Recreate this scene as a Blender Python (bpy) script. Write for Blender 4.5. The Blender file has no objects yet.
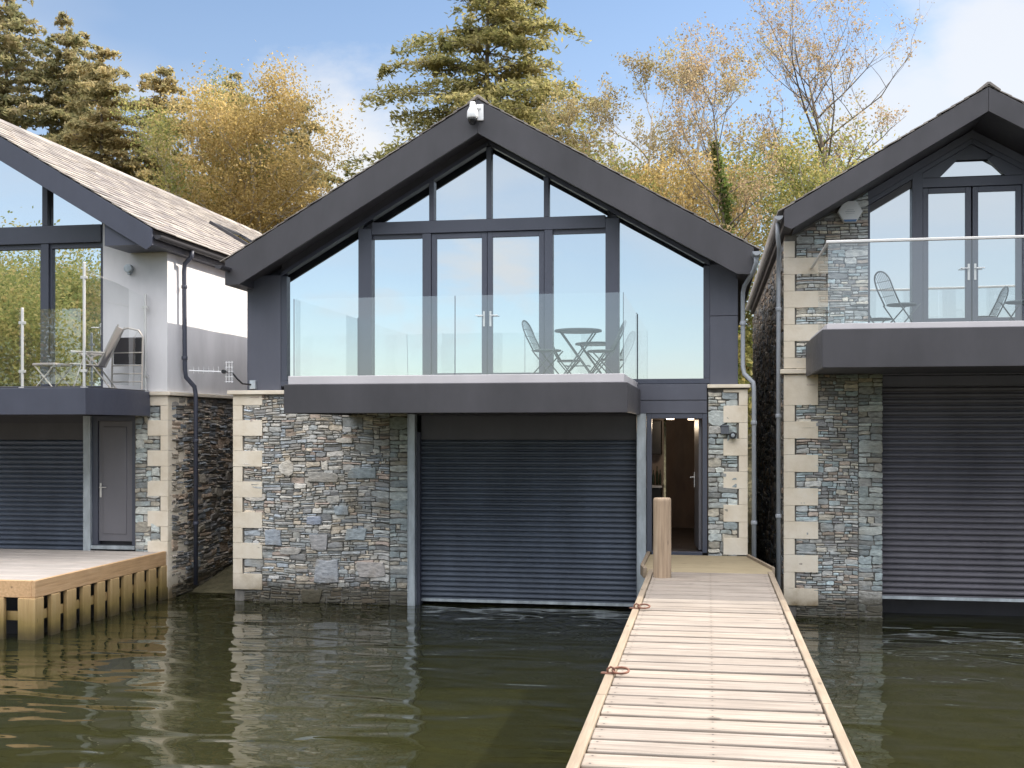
import bpy, math, random
import numpy as np
from mathutils import Vector, Matrix

sc = bpy.context.scene
COL = sc.collection
R = math.radians
rnd = random.Random(7)

# ------------------------------------------------------------------ mesh builder
class MB:
    def __init__(s):
        s.v = []; s.f = []; s.c = []
    def add(s, vs, fs, col=None):
        o = len(s.v); s.v += [tuple(p) for p in vs]
        for f in fs:
            s.f.append(tuple(i + o for i in f)); s.c.append(col)
    def box(s, x0, x1, y0, y1, z0, z1, col=None):
        if x0 > x1: x0, x1 = x1, x0
        if y0 > y1: y0, y1 = y1, y0
        if z0 > z1: z0, z1 = z1, z0
        s.add([(x0,y0,z0),(x1,y0,z0),(x1,y1,z0),(x0,y1,z0),(x0,y0,z1),(x1,y0,z1),(x1,y1,z1),(x0,y1,z1)],
              [(0,3,2,1),(4,5,6,7),(0,1,5,4),(1,2,6,5),(2,3,7,6),(3,0,4,7)], col)
        return s
    def prism(s, pts, y0, y1, col=None):            # pts = (x,z) outline, extruded along Y
        n = len(pts)
        a = sum(pts[i][0]*pts[(i+1)%n][1] - pts[(i+1)%n][0]*pts[i][1] for i in range(n))
        if a < 0: pts = pts[::-1]
        vs = [(x,y0,z) for x,z in pts] + [(x,y1,z) for x,z in pts]
        fs = [tuple(range(n)), tuple(range(2*n-1, n-1, -1))]
        fs += [(i, n+i, n+(i+1)%n, (i+1)%n) for i in range(n)]
        s.add(vs, fs, col); return s
    def plate(s, pts, z0, z1, col=None):            # pts = (x,y) outline, extruded along Z
        n = len(pts)
        a = sum(pts[i][0]*pts[(i+1)%n][1] - pts[(i+1)%n][0]*pts[i][1] for i in range(n))
        if a < 0: pts = pts[::-1]
        vs = [(x,y,z0) for x,y in pts] + [(x,y,z1) for x,y in pts]
        fs = [tuple(range(n-1, -1, -1)), tuple(range(n, 2*n))]
        fs += [(i, (i+1)%n, n+(i+1)%n, n+i) for i in range(n)]
        s.add(vs, fs, col); return s
    def bar(s, a, b, w, h):                          # square bar from a to b
        a = Vector(a); b = Vector(b); d = (b-a).normalized()
        u = d.cross(Vector((0,0,1)))
        if u.length < .01: u = Vector((1,0,0))
        u.normalize(); v = u.cross(d)
        vs = [p + u*sx*w/2 + v*sy*h/2 for p in (a,b) for sx,sy in ((-1,-1),(1,-1),(1,1),(-1,1))]
        s.add(vs, [(0,1,2,3),(7,6,5,4),(0,4,5,1),(1,5,6,2),(2,6,7,3),(3,7,4,0)]); return s
    def tube(s, pts, r, n=8, closed=False):
        pts = [Vector(p) for p in pts]; m = len(pts)
        rr = r if isinstance(r, (list, tuple)) else [r]*m
        vs = []; up = None
        for i, p in enumerate(pts):
            if closed: d = pts[(i+1)%m] - pts[i-1]
            else: d = pts[min(i+1,m-1)] - pts[max(i-1,0)]
            d.normalize()
            if up is None:
                up = d.cross(Vector((0,0,1)))
                if up.length < .05: up = d.cross(Vector((1,0,0)))
            up = (up - d*up.dot(d)).normalized(); v = d.cross(up)
            for k in range(n):
                t = 2*math.pi*k/n
                vs.append(p + (up*math.cos(t) + v*math.sin(t))*rr[i])
        fs = []
        for i in range(m if closed else m-1):
            j = (i+1) % m
            for k in range(n):
                fs.append((i*n+k, i*n+(k+1)%n, j*n+(k+1)%n, j*n+k))
        if not closed:
            fs.append(tuple(range(n-1,-1,-1))); fs.append(tuple((m-1)*n+k for k in range(n)))
        s.add(vs, fs); return s
    def lathe(s, prof, cx=0, cy=0, n=24, axis='z', o=0):   # prof = (r,h)
        vs = []
        for r, h in prof:
            for k in range(n):
                t = 2*math.pi*k/n; a, b = r*math.cos(t), r*math.sin(t)
                vs.append((cx+a, cy+b, h) if axis == 'z' else (cx+a, h, cy+b))
        fs = []
        for i in range(len(prof)-1):
            for k in range(n):
                q = (i*n+k, i*n+(k+1)%n, (i+1)*n+(k+1)%n, (i+1)*n+k)
                fs.append(q if axis == 'z' else q[::-1])
        a = tuple(range(n-1,-1,-1)); b = tuple((len(prof)-1)*n+k for k in range(n))
        fs.append(a if axis == 'z' else a[::-1]); fs.append(b if axis == 'z' else b[::-1])
        s.add(vs, fs); return s

def rootloc(o):
    while o.parent: o = o.parent
    return o.location.copy()

def part(name, mb, mat, parent=None, bev=0, smooth=False, loc=None, label=None):
    me = bpy.data.meshes.new(name)
    off = rootloc(parent) if parent else Vector(loc or (0,0,0))
    vs = [(x-off.x, y-off.y, z-off.z) for x,y,z in mb.v]
    me.from_pydata(vs, [], mb.f)
    if any(c is not None for c in mb.c):
        at = me.attributes.new('tone', 'FLOAT_COLOR', 'FACE')
        buf = np.ones((len(mb.f), 4), np.float32)
        for i, c in enumerate(mb.c): buf[i,:3] = c if c is not None else (.3,.3,.3)
        at.data.foreach_set('color', buf.ravel())
    if smooth: me.polygons.foreach_set('use_smooth', [True]*len(me.polygons))
    me.materials.append(mat)
    o = bpy.data.objects.new(name, me); COL.objects.link(o)
    if parent: o.parent = parent
    else: o.location = off
    if bev:
        m = o.modifiers.new('bevel', 'BEVEL'); m.width = bev; m.segments = 2; m.limit_method = 'ANGLE'
        m.harden_normals = False
    if label: o['label'] = label
    return o

def tag(o, label, cat, group=None, kind=None):
    if label: o['label'] = label
    if cat: o['category'] = cat
    if group: o['group'] = group
    if kind: o['kind'] = kind
    return o

def thing(name, label, cat, loc=(0,0,0), group=None, kind=None):
    o = bpy.data.objects.new(name, None); COL.objects.link(o); o.location = loc
    o.empty_display_size = .2
    return tag(o, label, cat, group, kind)

def dup(root, loc, rz=0, label=None):
    def cp(o, par):
        c = o.copy(); COL.objects.link(c)
        if par: c.parent = par
        for ch in list(o.children): cp(ch, c)
        return c
    r = cp(root, None); r.location = loc; r.rotation_euler = (0,0,rz)
    if label: r['label'] = label
    return r

# ------------------------------------------------------------------ materials
def newmat(name):
    m = bpy.data.materials.new(name); m.use_nodes = True
    nt = m.node_tree; b = nt.nodes['Principled BSDF']
    return m, nt, b
def N(nt, t, **kw):
    n = nt.nodes.new(t)
    for k, v in kw.items():
        if k in n.inputs: n.inputs[k].default_value = v
        else: setattr(n, k, v)
    return n
def ramp(nt, stops):
    n = nt.nodes.new('ShaderNodeValToRGB'); cr = n.color_ramp
    while len(cr.elements) < len(stops): cr.elements.new(.5)
    for e, (p, c) in zip(cr.elements, stops):
        e.position = p; e.color = (*c, 1) if len(c) == 3 else c
    return n
def obj_coord(nt, scale=(1,1,1)):
    g = nt.nodes.new('ShaderNodeNewGeometry'); m = nt.nodes.new('ShaderNodeMapping')
    m.inputs['Scale'].default_value = scale
    nt.links.new(g.outputs['Position'], m.inputs['Vector']); return m.outputs[0]
def bump(nt, b, src, dist, strength=1):
    n = N(nt, 'ShaderNodeBump', Distance=dist, Strength=strength)
    nt.links.new(src, n.inputs['Height']); nt.links.new(n.outputs[0], b.inputs['Normal']); return n
def mixc(nt, fac, a, b, mode='MIX'):
    n = nt.nodes.new('ShaderNodeMix'); n.data_type = 'RGBA'; n.blend_type = mode
    for i, v in ((0,fac),(6,a),(7,b)):
        if isinstance(v, (int,float)): n.inputs[i].default_value = v
        elif isinstance(v, tuple): n.inputs[i].default_value = (*v,1)
        else: nt.links.new(v, n.inputs[i])
    return n.outputs[2]

def paint(name, col, rough=.5, var=.12, metal=0, scale=1.5, spec=.5, streak=True):
    m, nt, b = newmat(name)
    no = N(nt, 'ShaderNodeTexNoise', Scale=scale, Detail=6.0, Roughness=.6)
    nt.links.new(obj_coord(nt, (1,1,.35) if streak else (1,1,1)), no.inputs['Vector'])
    lo = tuple(c*(1-var*1.6) for c in col); hi = tuple(min(1,c*(1+var*1.6)) for c in col)
    r = ramp(nt, [(.3,lo),(.7,hi)]); nt.links.new(no.outputs[0], r.inputs[0])
    nt.links.new(r.outputs[0], b.inputs['Base Color'])
    n2 = N(nt, 'ShaderNodeTexNoise', Scale=14.0, Detail=4.0)
    nt.links.new(obj_coord(nt), n2.inputs['Vector'])
    mr = N(nt, 'ShaderNodeMapRange'); mr.inputs[3].default_value = max(.02,rough-.1); mr.inputs[4].default_value = min(1,rough+.12)
    nt.links.new(n2.outputs[0], mr.inputs[0]); nt.links.new(mr.outputs[0], b.inputs['Roughness'])
    n4 = N(nt, 'ShaderNodeTexNoise', Scale=2.2, Detail=2.0); nt.links.new(obj_coord(nt), n4.inputs[0]); bump(nt, b, n4.outputs[0], .006)
    b.inputs['Metallic'].default_value = metal; b.inputs['Specular IOR Level'].default_value = spec
    return m

CH = paint('charcoal_cladding', (.050,.047,.053), .45, .17)
CHB = paint('blue_charcoal_steel', (.060,.065,.092), .45, .1)
CHC = paint('blue_grey_cladding', (.090,.094,.120), .5, .1)
CHD = paint('dark_soffit_board', (.040,.038,.044), .6, .1)
FRM = paint('slate_grey_aluminium', (.066,.072,.098), .38, .06)
DOORM = paint('grey_door_paint', (.145,.14,.155), .45, .06)
SHUT = paint('shutter_grey_blue', (.094,.112,.148), .42, .15)
SHUTR = paint('shutter_grey_brown', (.125,.118,.138), .42, .15)
GALV = paint('galvanised_steel', (.40,.44,.47), .45, .2, metal=.35, scale=6)
GUT = paint('grey_gutter', (.33,.35,.38), .4, .1)
STEEL = paint('stainless_steel', (.66,.64,.62), .4, .03, metal=.7, streak=False)
STRIP = paint('pale_balcony_trim', (.57,.54,.555), .5, .05)
WHITE = paint('white_render', (.80,.78,.79), .85, .075, scale=1.3)
WPLAS = paint('white_plastic', (.86,.86,.86), .35, .02)
BLK = paint('black_plastic', (.015,.015,.018), .35, .1)
FURN = paint('dark_metal_furniture', (.045,.06,.065), .45, .1)
CREAM = paint('cream_metal', (.52,.47,.42), .45, .08)
SLING = paint('beige_mesh_fabric', (.42,.38,.38), .8, .08)
RUST = paint('rusty_iron', (.16,.07,.045), .8, .35, scale=20)
MORT = paint('dark_mortar', (.17,.16,.145), .95, .3, scale=5)
WARM = paint('brown_timber_panel', (.20,.13,.09), .5, .2, scale=3)
TILEF = paint('dark_floor', (.06,.052,.048), .35, .3, scale=4)
TERRA = paint('light_wall_tile', (.40,.34,.30), .4, .15, scale=5)
BLUET = paint('blue_plastic', (.08,.18,.36), .4, .05)

def limestone():
    m, nt, b = newmat('cream_limestone')
    co = obj_coord(nt)
    no = N(nt, 'ShaderNodeTexNoise', Scale=3.0, Detail=8.0, Roughness=.65); nt.links.new(co, no.inputs[0])
    r = ramp(nt, [(.3,(.70,.60,.46)),(.55,(.80,.71,.58)),(.75,(.83,.76,.65))]); nt.links.new(no.outputs[0], r.inputs[0])
    g = nt.nodes.new('ShaderNodeNewGeometry'); sx = nt.nodes.new('ShaderNodeSeparateXYZ'); nt.links.new(g.outputs[0], sx.inputs[0])
    ad = N(nt, 'ShaderNodeMath', operation='MULTIPLY_ADD'); ad.inputs[1].default_value = .35
    nt.links.new(no.outputs[0], ad.inputs[0]); nt.links.new(sx.outputs[2], ad.inputs[2])
    r2 = ramp(nt, [(.0,(1,1,1)),(.30,(.95,.95,.95)),(.40,(.55,.55,.55)),(.66,(0,0,0))]); nt.links.new(ad.outputs[0], r2.inputs[0])
    c1 = mixc(nt, r2.outputs[0], r.outputs[0], (.16,.115,.055))        # tide mark
    nt.links.new(c1, b.inputs['Base Color']); b.inputs['Roughness'].default_value = .85
    bump(nt, b, no.outputs[0], .012)
    return m
LIME = limestone()

def stone():
    m, nt, b = newmat('slate_rubble')
    co = obj_coord(nt)
    at = N(nt, 'ShaderNodeAttribute', attribute_name='tone')
    no = N(nt, 'ShaderNodeTexNoise', Scale=11.0, Detail=9.0, Roughness=.7); nt.links.new(obj_coord(nt,(1,1,2.2)), no.inputs[0])
    r = ramp(nt, [(.28,(.55,.55,.55)),(.5,(1,1,1)),(.72,(1.5,1.47,1.42))]); nt.links.new(no.outputs[0], r.inputs[0])
    c = mixc(nt, 1.0, at.outputs[0], r.outputs[0], 'MULTIPLY')
    n3 = N(nt, 'ShaderNodeTexNoise', Scale=2.2, Detail=5.0); nt.links.new(co, n3.inputs[0])
    r3 = ramp(nt, [(.5,(0,0,0)),(.72,(.55,.55,.55))]); nt.links.new(n3.outputs[0], r3.inputs[0])
    c = mixc(nt, r3.outputs[0], c, (.27,.21,.13))                        # ochre lichen and rust staining
    g = nt.nodes.new('ShaderNodeNewGeometry'); sx = nt.nodes.new('ShaderNodeSeparateXYZ'); nt.links.new(g.outputs[0], sx.inputs[0])
    ad = N(nt, 'ShaderNodeMath', operation='MULTIPLY_ADD'); ad.inputs[1].default_value = .3
    nt.links.new(no.outputs[0], ad.inputs[0]); nt.links.new(sx.outputs[2], ad.inputs[2])
    r2 = ramp(nt, [(.0,(1,1,1)),(.38,(.8,.8,.8)),(.56,(0,0,0))]); nt.links.new(ad.outputs[0], r2.inputs[0])
    c = mixc(nt, r2.outputs[0], c, (.055,.045,.022))                     # tide mark
    nt.links.new(c, b.inputs['Base Color']); b.inputs['Roughness'].default_value = .8
    bump(nt, b, no.outputs[0], .02)
    return m
STONE = stone()

def wood(name, cols, axis, ring=1.0, rough=.75, dirt=None):
    # grain runs along axis 0=X 1=Y 2=Z
    m, nt, b = newmat(name)
    s = [18,18,18]; s[axis] = .9
    g = nt.nodes.new('ShaderNodeNewGeometry')
    isl = N(nt, 'ShaderNodeMath', operation='MULTIPLY'); isl.inputs[1].default_value = 37.0
    nt.links.new(g.outputs['Random Per Island'], isl.inputs[0])
    va = N(nt, 'ShaderNodeVectorMath', operation='ADD'); nt.links.new(obj_coord(nt, tuple(s)), va.inputs[0]); nt.links.new(isl.outputs[0], va.inputs[1])
    no = N(nt, 'ShaderNodeTexNoise', Scale=1.6, Detail=7.0, Roughness=.65); nt.links.new(va.outputs[0], no.inputs[0])
    r = ramp(nt, [(.25,cols[0]),(.5,cols[1]),(.75,cols[2])]); nt.links.new(no.outputs[0], r.inputs[0])
    rr = ramp(nt, [(0,(.88,.87,.86)),(.5,(1,1,1)),(1,(1.07,1.05,1.02))]); nt.links.new(g.outputs['Random Per Island'], rr.inputs[0])
    c = mixc(nt, 1.0, r.outputs[0], rr.outputs[0], 'MULTIPLY')
    # patchy weathering and small knots
    n2 = N(nt, 'ShaderNodeTexNoise', Scale=2.5, Detail=5.0); nt.links.new(obj_coord(nt), n2.inputs[0])
    r2 = ramp(nt, [(.42,(0,0,0)),(.7,(.5,.5,.5))]); nt.links.new(n2.outputs[0], r2.inputs[0])
    c = mixc(nt, r2.outputs[0], c, tuple(x*.72 for x in cols[1]))
    vs = [6,6,6]; vs[axis] = 2.2
    vo = N(nt, 'ShaderNodeTexVoronoi', Scale=.9); nt.links.new(obj_coord(nt, tuple(vs)), vo.inputs[0])
    r4 = ramp(nt, [(.0,(.75,.75,.75)),(.06,(.6,.6,.6)),(.11,(0,0,0))]); nt.links.new(vo.outputs[0], r4.inputs[0])
    c = mixc(nt, r4.outputs[0], c, tuple(x*.4 for x in cols[0]))
    if dirt:
        sx = nt.nodes.new('ShaderNodeSeparateXYZ'); nt.links.new(g.outputs[0], sx.inputs[0])
        ad = N(nt, 'ShaderNodeMath', operation='MULTIPLY_ADD'); ad.inputs[1].default_value = .35
        nt.links.new(n2.outputs[0], ad.inputs[0]); nt.links.new(sx.outputs[2], ad.inputs[2])
        r5 = ramp(nt, [(.18,(1,1,1)),(.42,(.78,.78,.78)),(.82,(0,0,0))]); nt.links.new(ad.outputs[0], r5.inputs[0])
        c = mixc(nt, r5.outputs[0], c, dirt)
    if dirt:
        r6 = ramp(nt, [(.16,(.92,.92,.92)),(.40,(0,0,0))]); nt.links.new(ad.outputs[0], r6.inputs[0])
        c = mixc(nt, r6.outputs[0], c, (.035,.025,.015))
    nt.links.new(c, b.inputs['Base Color']); b.inputs['Roughness'].default_value = rough
    bump(nt, b, no.outputs[0], .006)
    return m
DECK = wood('weathered_pale_decking', [(.15,.12,.095),(.285,.24,.20),(.37,.32,.275)], 0)
def add_screws(m):
    nt = m.node_tree; b = nt.nodes['Principled BSDF']; old = b.inputs['Base Color'].links[0].from_socket
    g = nt.nodes.new('ShaderNodeNewGeometry'); sx = nt.nodes.new('ShaderNodeSeparateXYZ'); nt.links.new(g.outputs[0], sx.inputs[0])
    def M_(op, a, b_=0.0, c=0.0):
        n = nt.nodes.new('ShaderNodeMath'); n.operation = op
        for i, v in enumerate((a,b_,c)):
            if isinstance(v, float): n.inputs[i].default_value = v
            else: nt.links.new(v, n.inputs[i])
        return n.outputs[0]
    # three joist lines, .69 m apart; two screws across every board
    px = M_('PINGPONG', M_('ADD', sx.outputs[0], .66), .345)           # 0 at each joist
    py = M_('PINGPONG', M_('ADD', M_('MODULO', M_('MULTIPLY', M_('ADD', sx.outputs[1], 2.35), -1.0), .292), -.045), .0725)
    d2 = M_('ADD', M_('MULTIPLY', px, px), M_('MULTIPLY', py, py))
    k = M_('LESS_THAN', d2, .0075**2)
    stain = nt.nodes.new('ShaderNodeMapRange'); stain.inputs[1].default_value = .0; stain.inputs[2].default_value = .0011; stain.inputs[3].default_value=.35; stain.inputs[4].default_value=0
    nt.links.new(d2, stain.inputs[0])
    c = mixc(nt, stain.outputs[0], old, (.16,.12,.09)); c = mixc(nt, k, c, (.05,.045,.04)); nt.links.new(c, b.inputs['Base Color'])
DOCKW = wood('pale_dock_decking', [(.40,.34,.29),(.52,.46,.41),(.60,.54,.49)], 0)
add_screws(DECK)
EDGE = wood('pale_edge_timber', [(.19,.145,.095),(.275,.215,.155),(.32,.26,.195)], 1)
LAND = wood('tan_landing_timber', [(.26,.20,.12),(.36,.29,.18),(.41,.34,.22)], 0)
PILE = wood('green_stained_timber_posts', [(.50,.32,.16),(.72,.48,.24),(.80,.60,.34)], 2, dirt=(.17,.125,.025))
RAILW = wood('orange_brown_timber_fascia', [(.46,.28,.14),(.64,.40,.21),(.72,.49,.29)], 1)
POSTW = wood('round_post_timber', [(.20,.145,.10),(.36,.26,.175),(.46,.35,.25)], 2)
BARK = wood('grey_brown_bark', [(.08,.06,.05),(.16,.13,.10),(.24,.20,.16)], 2)
BIRCH = wood('pale_birch_bark', [(.22,.18,.14),(.42,.37,.30),(.55,.50,.42)], 2)

def slate():
    m, nt, b = newmat('weathered_slate')
    g = nt.nodes.new('ShaderNodeNewGeometry')
    r = ramp(nt, [(0,(.17,.15,.145)),(.4,(.25,.225,.21)),(.8,(.32,.29,.265)),(1,(.38,.34,.30))]); nt.links.new(g.outputs['Random Per Island'], r.inputs[0])
    no = N(nt, 'ShaderNodeTexNoise', Scale=6.0, Detail=7.0, Roughness=.7); nt.links.new(obj_coord(nt), no.inputs[0])
    r2 = ramp(nt, [(.3,(.7,.7,.7)),(.7,(1.25,1.2,1.12))]); nt.links.new(no.outputs[0], r2.inputs[0])
    c = mixc(nt, 1.0, r.outputs[0], r2.outputs[0], 'MULTIPLY')
    nt.links.new(c, b.inputs['Base Color']); b.inputs['Roughness'].default_value = .6
    bump(nt, b, no.outputs[0], .01); return m
SLATE = slate()

def window_glass():
    m, nt, b = newmat('mirror_coated_window_glass'); nt.nodes.remove(b)
    out = nt.nodes['Material Output']
    gl = N(nt, 'ShaderNodeBsdfGlossy', Roughness=0.0); gl.inputs['Color'].default_value = (.90,.95,.97,1)
    df = N(nt, 'ShaderNodeBsdfDiffuse'); df.inputs['Color'].default_value = (.035,.037,.04,1)
    fr = N(nt, 'ShaderNodeFresnel', IOR=1.5)
    mr = N(nt, 'ShaderNodeMapRange'); mr.inputs[1].default_value=.0; mr.inputs[2].default_value=1; mr.inputs[3].default_value=.80; mr.inputs[4].default_value=1
    nt.links.new(fr.outputs[0], mr.inputs[0])
    mx = nt.nodes.new('ShaderNodeMixShader'); nt.links.new(mr.outputs[0], mx.inputs[0])
    nt.links.new(df.outputs[0], mx.inputs[1]); nt.links.new(gl.outputs[0], mx.inputs[2]); nt.links.new(mx.outputs[0], out.inputs[0])
    no = N(nt, 'ShaderNodeTexNoise', Scale=.9, Detail=1.0); nt.links.new(obj_coord(nt), no.inputs[0])
    bp = N(nt, 'ShaderNodeBump', Distance=.004, Strength=.6); nt.links.new(no.outputs[0], bp.inputs['Height']); nt.links.new(bp.outputs[0], gl.inputs['Normal'])
    return m
WGLASS = window_glass()

def clear_glass():
    m, nt, b = newmat('clear_balustrade_glass'); nt.nodes.remove(b)
    out = nt.nodes['Material Output']
    tr = N(nt, 'ShaderNodeBsdfTransparent'); tr.inputs['Color'].default_value = (.975,.986,.982,1)
    gl = N(nt, 'ShaderNodeBsdfGlossy', Roughness=0.0); gl.inputs['Color'].default_value = (1,1,1,1)
    fr = N(nt, 'ShaderNodeFresnel', IOR=1.5)
    mr = N(nt, 'ShaderNodeMapRange'); mr.inputs[1].default_value=.0; mr.inputs[2].default_value=1; mr.inputs[3].default_value=.15; mr.inputs[4].default_value=1
    nt.links.new(fr.outputs[0], mr.inputs[0])
    ge = nt.nodes.new('ShaderNodeNewGeometry'); iv = N(nt, 'ShaderNodeMath', operation='SUBTRACT'); iv.inputs[0].default_value = 1; nt.links.new(ge.outputs['Backfacing'], iv.inputs[1])
    mu = N(nt, 'ShaderNodeMath', operation='MULTIPLY'); nt.links.new(mr.outputs[0], mu.inputs[0]); nt.links.new(iv.outputs[0], mu.inputs[1])
    mx = nt.nodes.new('ShaderNodeMixShader'); nt.links.new(mu.outputs[0], mx.inputs[0])
    nt.links.new(tr.outputs[0], mx.inputs[1]); nt.links.new(gl.outputs[0], mx.inputs[2]); nt.links.new(mx.outputs[0], out.inputs[0])
    return m
CGLASS = clear_glass()

def water_mat():
    m, nt, b = newmat('lake_water'); nt.nodes.remove(b)
    out = nt.nodes['Material Output']
    def layer(scale, sx, sy, det):
        n = N(nt, 'ShaderNodeTexNoise', Scale=scale, Detail=det, Roughness=.5, Distortion=.4)
        nt.links.new(obj_coord(nt, (sx,sy,1)), n.inputs[0]); return n.outputs[0]
    a = layer(1.7, .55, 1.15, 1.0); c = layer(4.6, .45, 1.3, 1.5)
    ml = N(nt, 'ShaderNodeMath', operation='MULTIPLY_ADD'); ml.inputs[1].default_value = .06
    nt.links.new(c, ml.inputs[0]); nt.links.new(a, ml.inputs[2])
    bp = N(nt, 'ShaderNodeBump', Distance=.052, Strength=1.0); nt.links.new(ml.outputs[0], bp.inputs['Height'])
    gl = N(nt, 'ShaderNodeBsdfGlossy', Roughness=.015); nt.links.new(bp.outputs[0], gl.inputs['Normal'])
    gl.inputs['Color'].default_value = (1,1,1,1)
    df = N(nt, 'ShaderNodeBsdfDiffuse'); df.inputs['Color'].default_value = (.032,.034,.014,1)
    tr = N(nt, 'ShaderNodeBsdfTransparent'); tr.inputs['Color'].default_value = (.72,.68,.42,1)
    m1 = nt.nodes.new('ShaderNodeMixShader'); m1.inputs[0].default_value = .55
    nt.links.new(tr.outputs[0], m1.inputs[1]); nt.links.new(df.outputs[0], m1.inputs[2])
    fr = N(nt, 'ShaderNodeFresnel', IOR=1.42); nt.links.new(bp.outputs[0], fr.inputs['Normal'])
    mx = nt.nodes.new('ShaderNodeMixShader'); nt.links.new(fr.outputs[0], mx.inputs[0])
    nt.links.new(m1.outputs[0], mx.inputs[1]); nt.links.new(gl.outputs[0], mx.inputs[2]); nt.links.new(mx.outputs[0], out.inputs[0])
    return m

def ground_mat(name, c1, c2, scale):
    m, nt, b = newmat(name)
    no = N(nt, 'ShaderNodeTexNoise', Scale=scale, Detail=9.0, Roughness=.7); nt.links.new(obj_coord(nt), no.inputs[0])
    r = ramp(nt, [(.35,c1),(.65,c2)]); nt.links.new(no.outputs[0], r.inputs[0]); nt.links.new(r.outputs[0], b.inputs['Base Color'])
    b.inputs['Roughness'].default_value = .95; bump(nt, b, no.outputs[0], .05/scale*4); return m
BED = ground_mat('silt_and_gravel', (.06,.055,.025), (.14,.12,.065), 3.0)
HILLM = ground_mat('wooded_hillside', (.10,.13,.10), (.17,.18,.12), .03)

def leafmat(name, cols, trans=.35):
    m, nt, b = newmat(name); out = nt.nodes['Material Output']
    g = nt.nodes.new('ShaderNodeNewGeometry')
    k = len(cols); r = ramp(nt, [(i/(k-1), c) for i, c in enumerate(cols)])
    no = N(nt, 'ShaderNodeTexNoise', Scale=.9, Detail=3.0); nt.links.new(obj_coord(nt), no.inputs[0])
    ma = N(nt, 'ShaderNodeMath', operation='MULTIPLY_ADD'); ma.inputs[1].default_value = 1.6; ma.inputs[2].default_value = -.8
    nt.links.new(no.outputs[0], ma.inputs[0])
    m2 = N(nt, 'ShaderNodeMath', operation='MULTIPLY_ADD'); m2.inputs[1].default_value = .6
    nt.links.new(g.outputs['Random Per Island'], m2.inputs[0]); 
    m3 = N(nt, 'ShaderNodeMath', operation='ADD'); m3.inputs[1].default_value = .2
    nt.links.new(ma.outputs[0], m3.inputs[0]); nt.links.new(m3.outputs[0], m2.inputs[2])
    nt.links.new(m2.outputs[0], r.inputs[0])
    nt.links.new(r.outputs[0], b.inputs['Base Color']); b.inputs['Roughness'].default_value = .6; b.inputs['Specular IOR Level'].default_value = .25
    t = nt.nodes.new('ShaderNodeBsdfTranslucent'); nt.links.new(r.outputs[0], t.inputs[0])
    mx = nt.nodes.new('ShaderNodeMixShader'); mx.inputs[0].default_value = trans+.12
    nt.links.new(b.outputs[0], mx.inputs[1]); nt.links.new(t.outputs[0], mx.inputs[2]); nt.links.new(mx.outputs[0], out.inputs[0])
    return m
L_CON = leafmat('dark_olive_needles', [(.17,.18,.09),(.26,.25,.12),(.36,.31,.16),(.44,.35,.20)], .5)
L_PIN = leafmat('olive_pine_needles', [(.22,.21,.10),(.33,.29,.14),(.44,.36,.18),(.52,.40,.21)], .5)
L_CED = leafmat('cedar_needles', [(.13,.14,.055),(.23,.22,.08),(.35,.31,.13),(.44,.37,.18)], .5)
L_GOLD = leafmat('golden_birch_leaves', [(.26,.20,.075),(.42,.31,.11),(.55,.41,.17),(.60,.45,.23)], .5)
L_OLV = leafmat('olive_autumn_leaves', [(.12,.15,.045),(.22,.24,.075),(.36,.32,.11),(.46,.35,.15)], .5)
L_BRN = leafmat('russet_sparse_leaves', [(.26,.18,.11),(.38,.27,.16),(.46,.35,.20),(.36,.33,.15)], .5)
L_OBR = leafmat('olive_russet_leaves', [(.24,.19,.10),(.34,.27,.13),(.42,.33,.17),(.34,.33,.14)], .5)
L_GRN = leafmat('green_leaves', [(.07,.12,.03),(.14,.19,.05),(.23,.25,.07),(.32,.28,.09)], .45)

# ------------------------------------------------------------------ rubble stonework
PAL = dict(
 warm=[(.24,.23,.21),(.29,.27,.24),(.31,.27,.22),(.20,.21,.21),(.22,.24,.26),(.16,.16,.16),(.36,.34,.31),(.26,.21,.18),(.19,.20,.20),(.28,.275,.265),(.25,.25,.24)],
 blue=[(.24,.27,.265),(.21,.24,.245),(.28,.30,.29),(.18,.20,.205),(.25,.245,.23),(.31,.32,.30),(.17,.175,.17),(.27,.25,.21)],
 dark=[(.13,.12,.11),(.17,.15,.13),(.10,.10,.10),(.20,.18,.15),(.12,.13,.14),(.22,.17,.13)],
 grey=[(.21,.22,.22),(.26,.26,.25),(.17,.18,.18),(.30,.28,.24),(.22,.26,.27),(.14,.14,.14),(.24,.20,.17)])
def split(rg, x0, x1, z0, z1, amin, amax, asp, out):
    w, h = x1-x0, z1-z0
    lim = math.exp(rg.uniform(math.log(amin), math.log(amax)))
    if w*h < lim and w/h < asp*2.2: out.append((x0,x1,z0,z1)); return
    if w*h < amax*1.9 and w/h < 3.4 and rg.random() < .13: out.append((x0,x1,z0,z1)); return
    if h < .035 and w < .35: out.append((x0,x1,z0,z1)); return
    if (w/h > asp*rg.uniform(.6,2.0) or h < .055) and w > .08:
        c = x0 + w*rg.uniform(.32,.68)
        split(rg, x0,c,z0,z1,amin,amax,asp,out); split(rg, c,x1,z0,z1,amin,amax,asp,out)
    else:
        c = z0 + h*rg.uniform(.33,.67)
        split(rg, x0,x1,z0,c,amin,amax,asp,out); split(rg, x0,x1,c,z1,amin,amax,asp,out)
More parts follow.
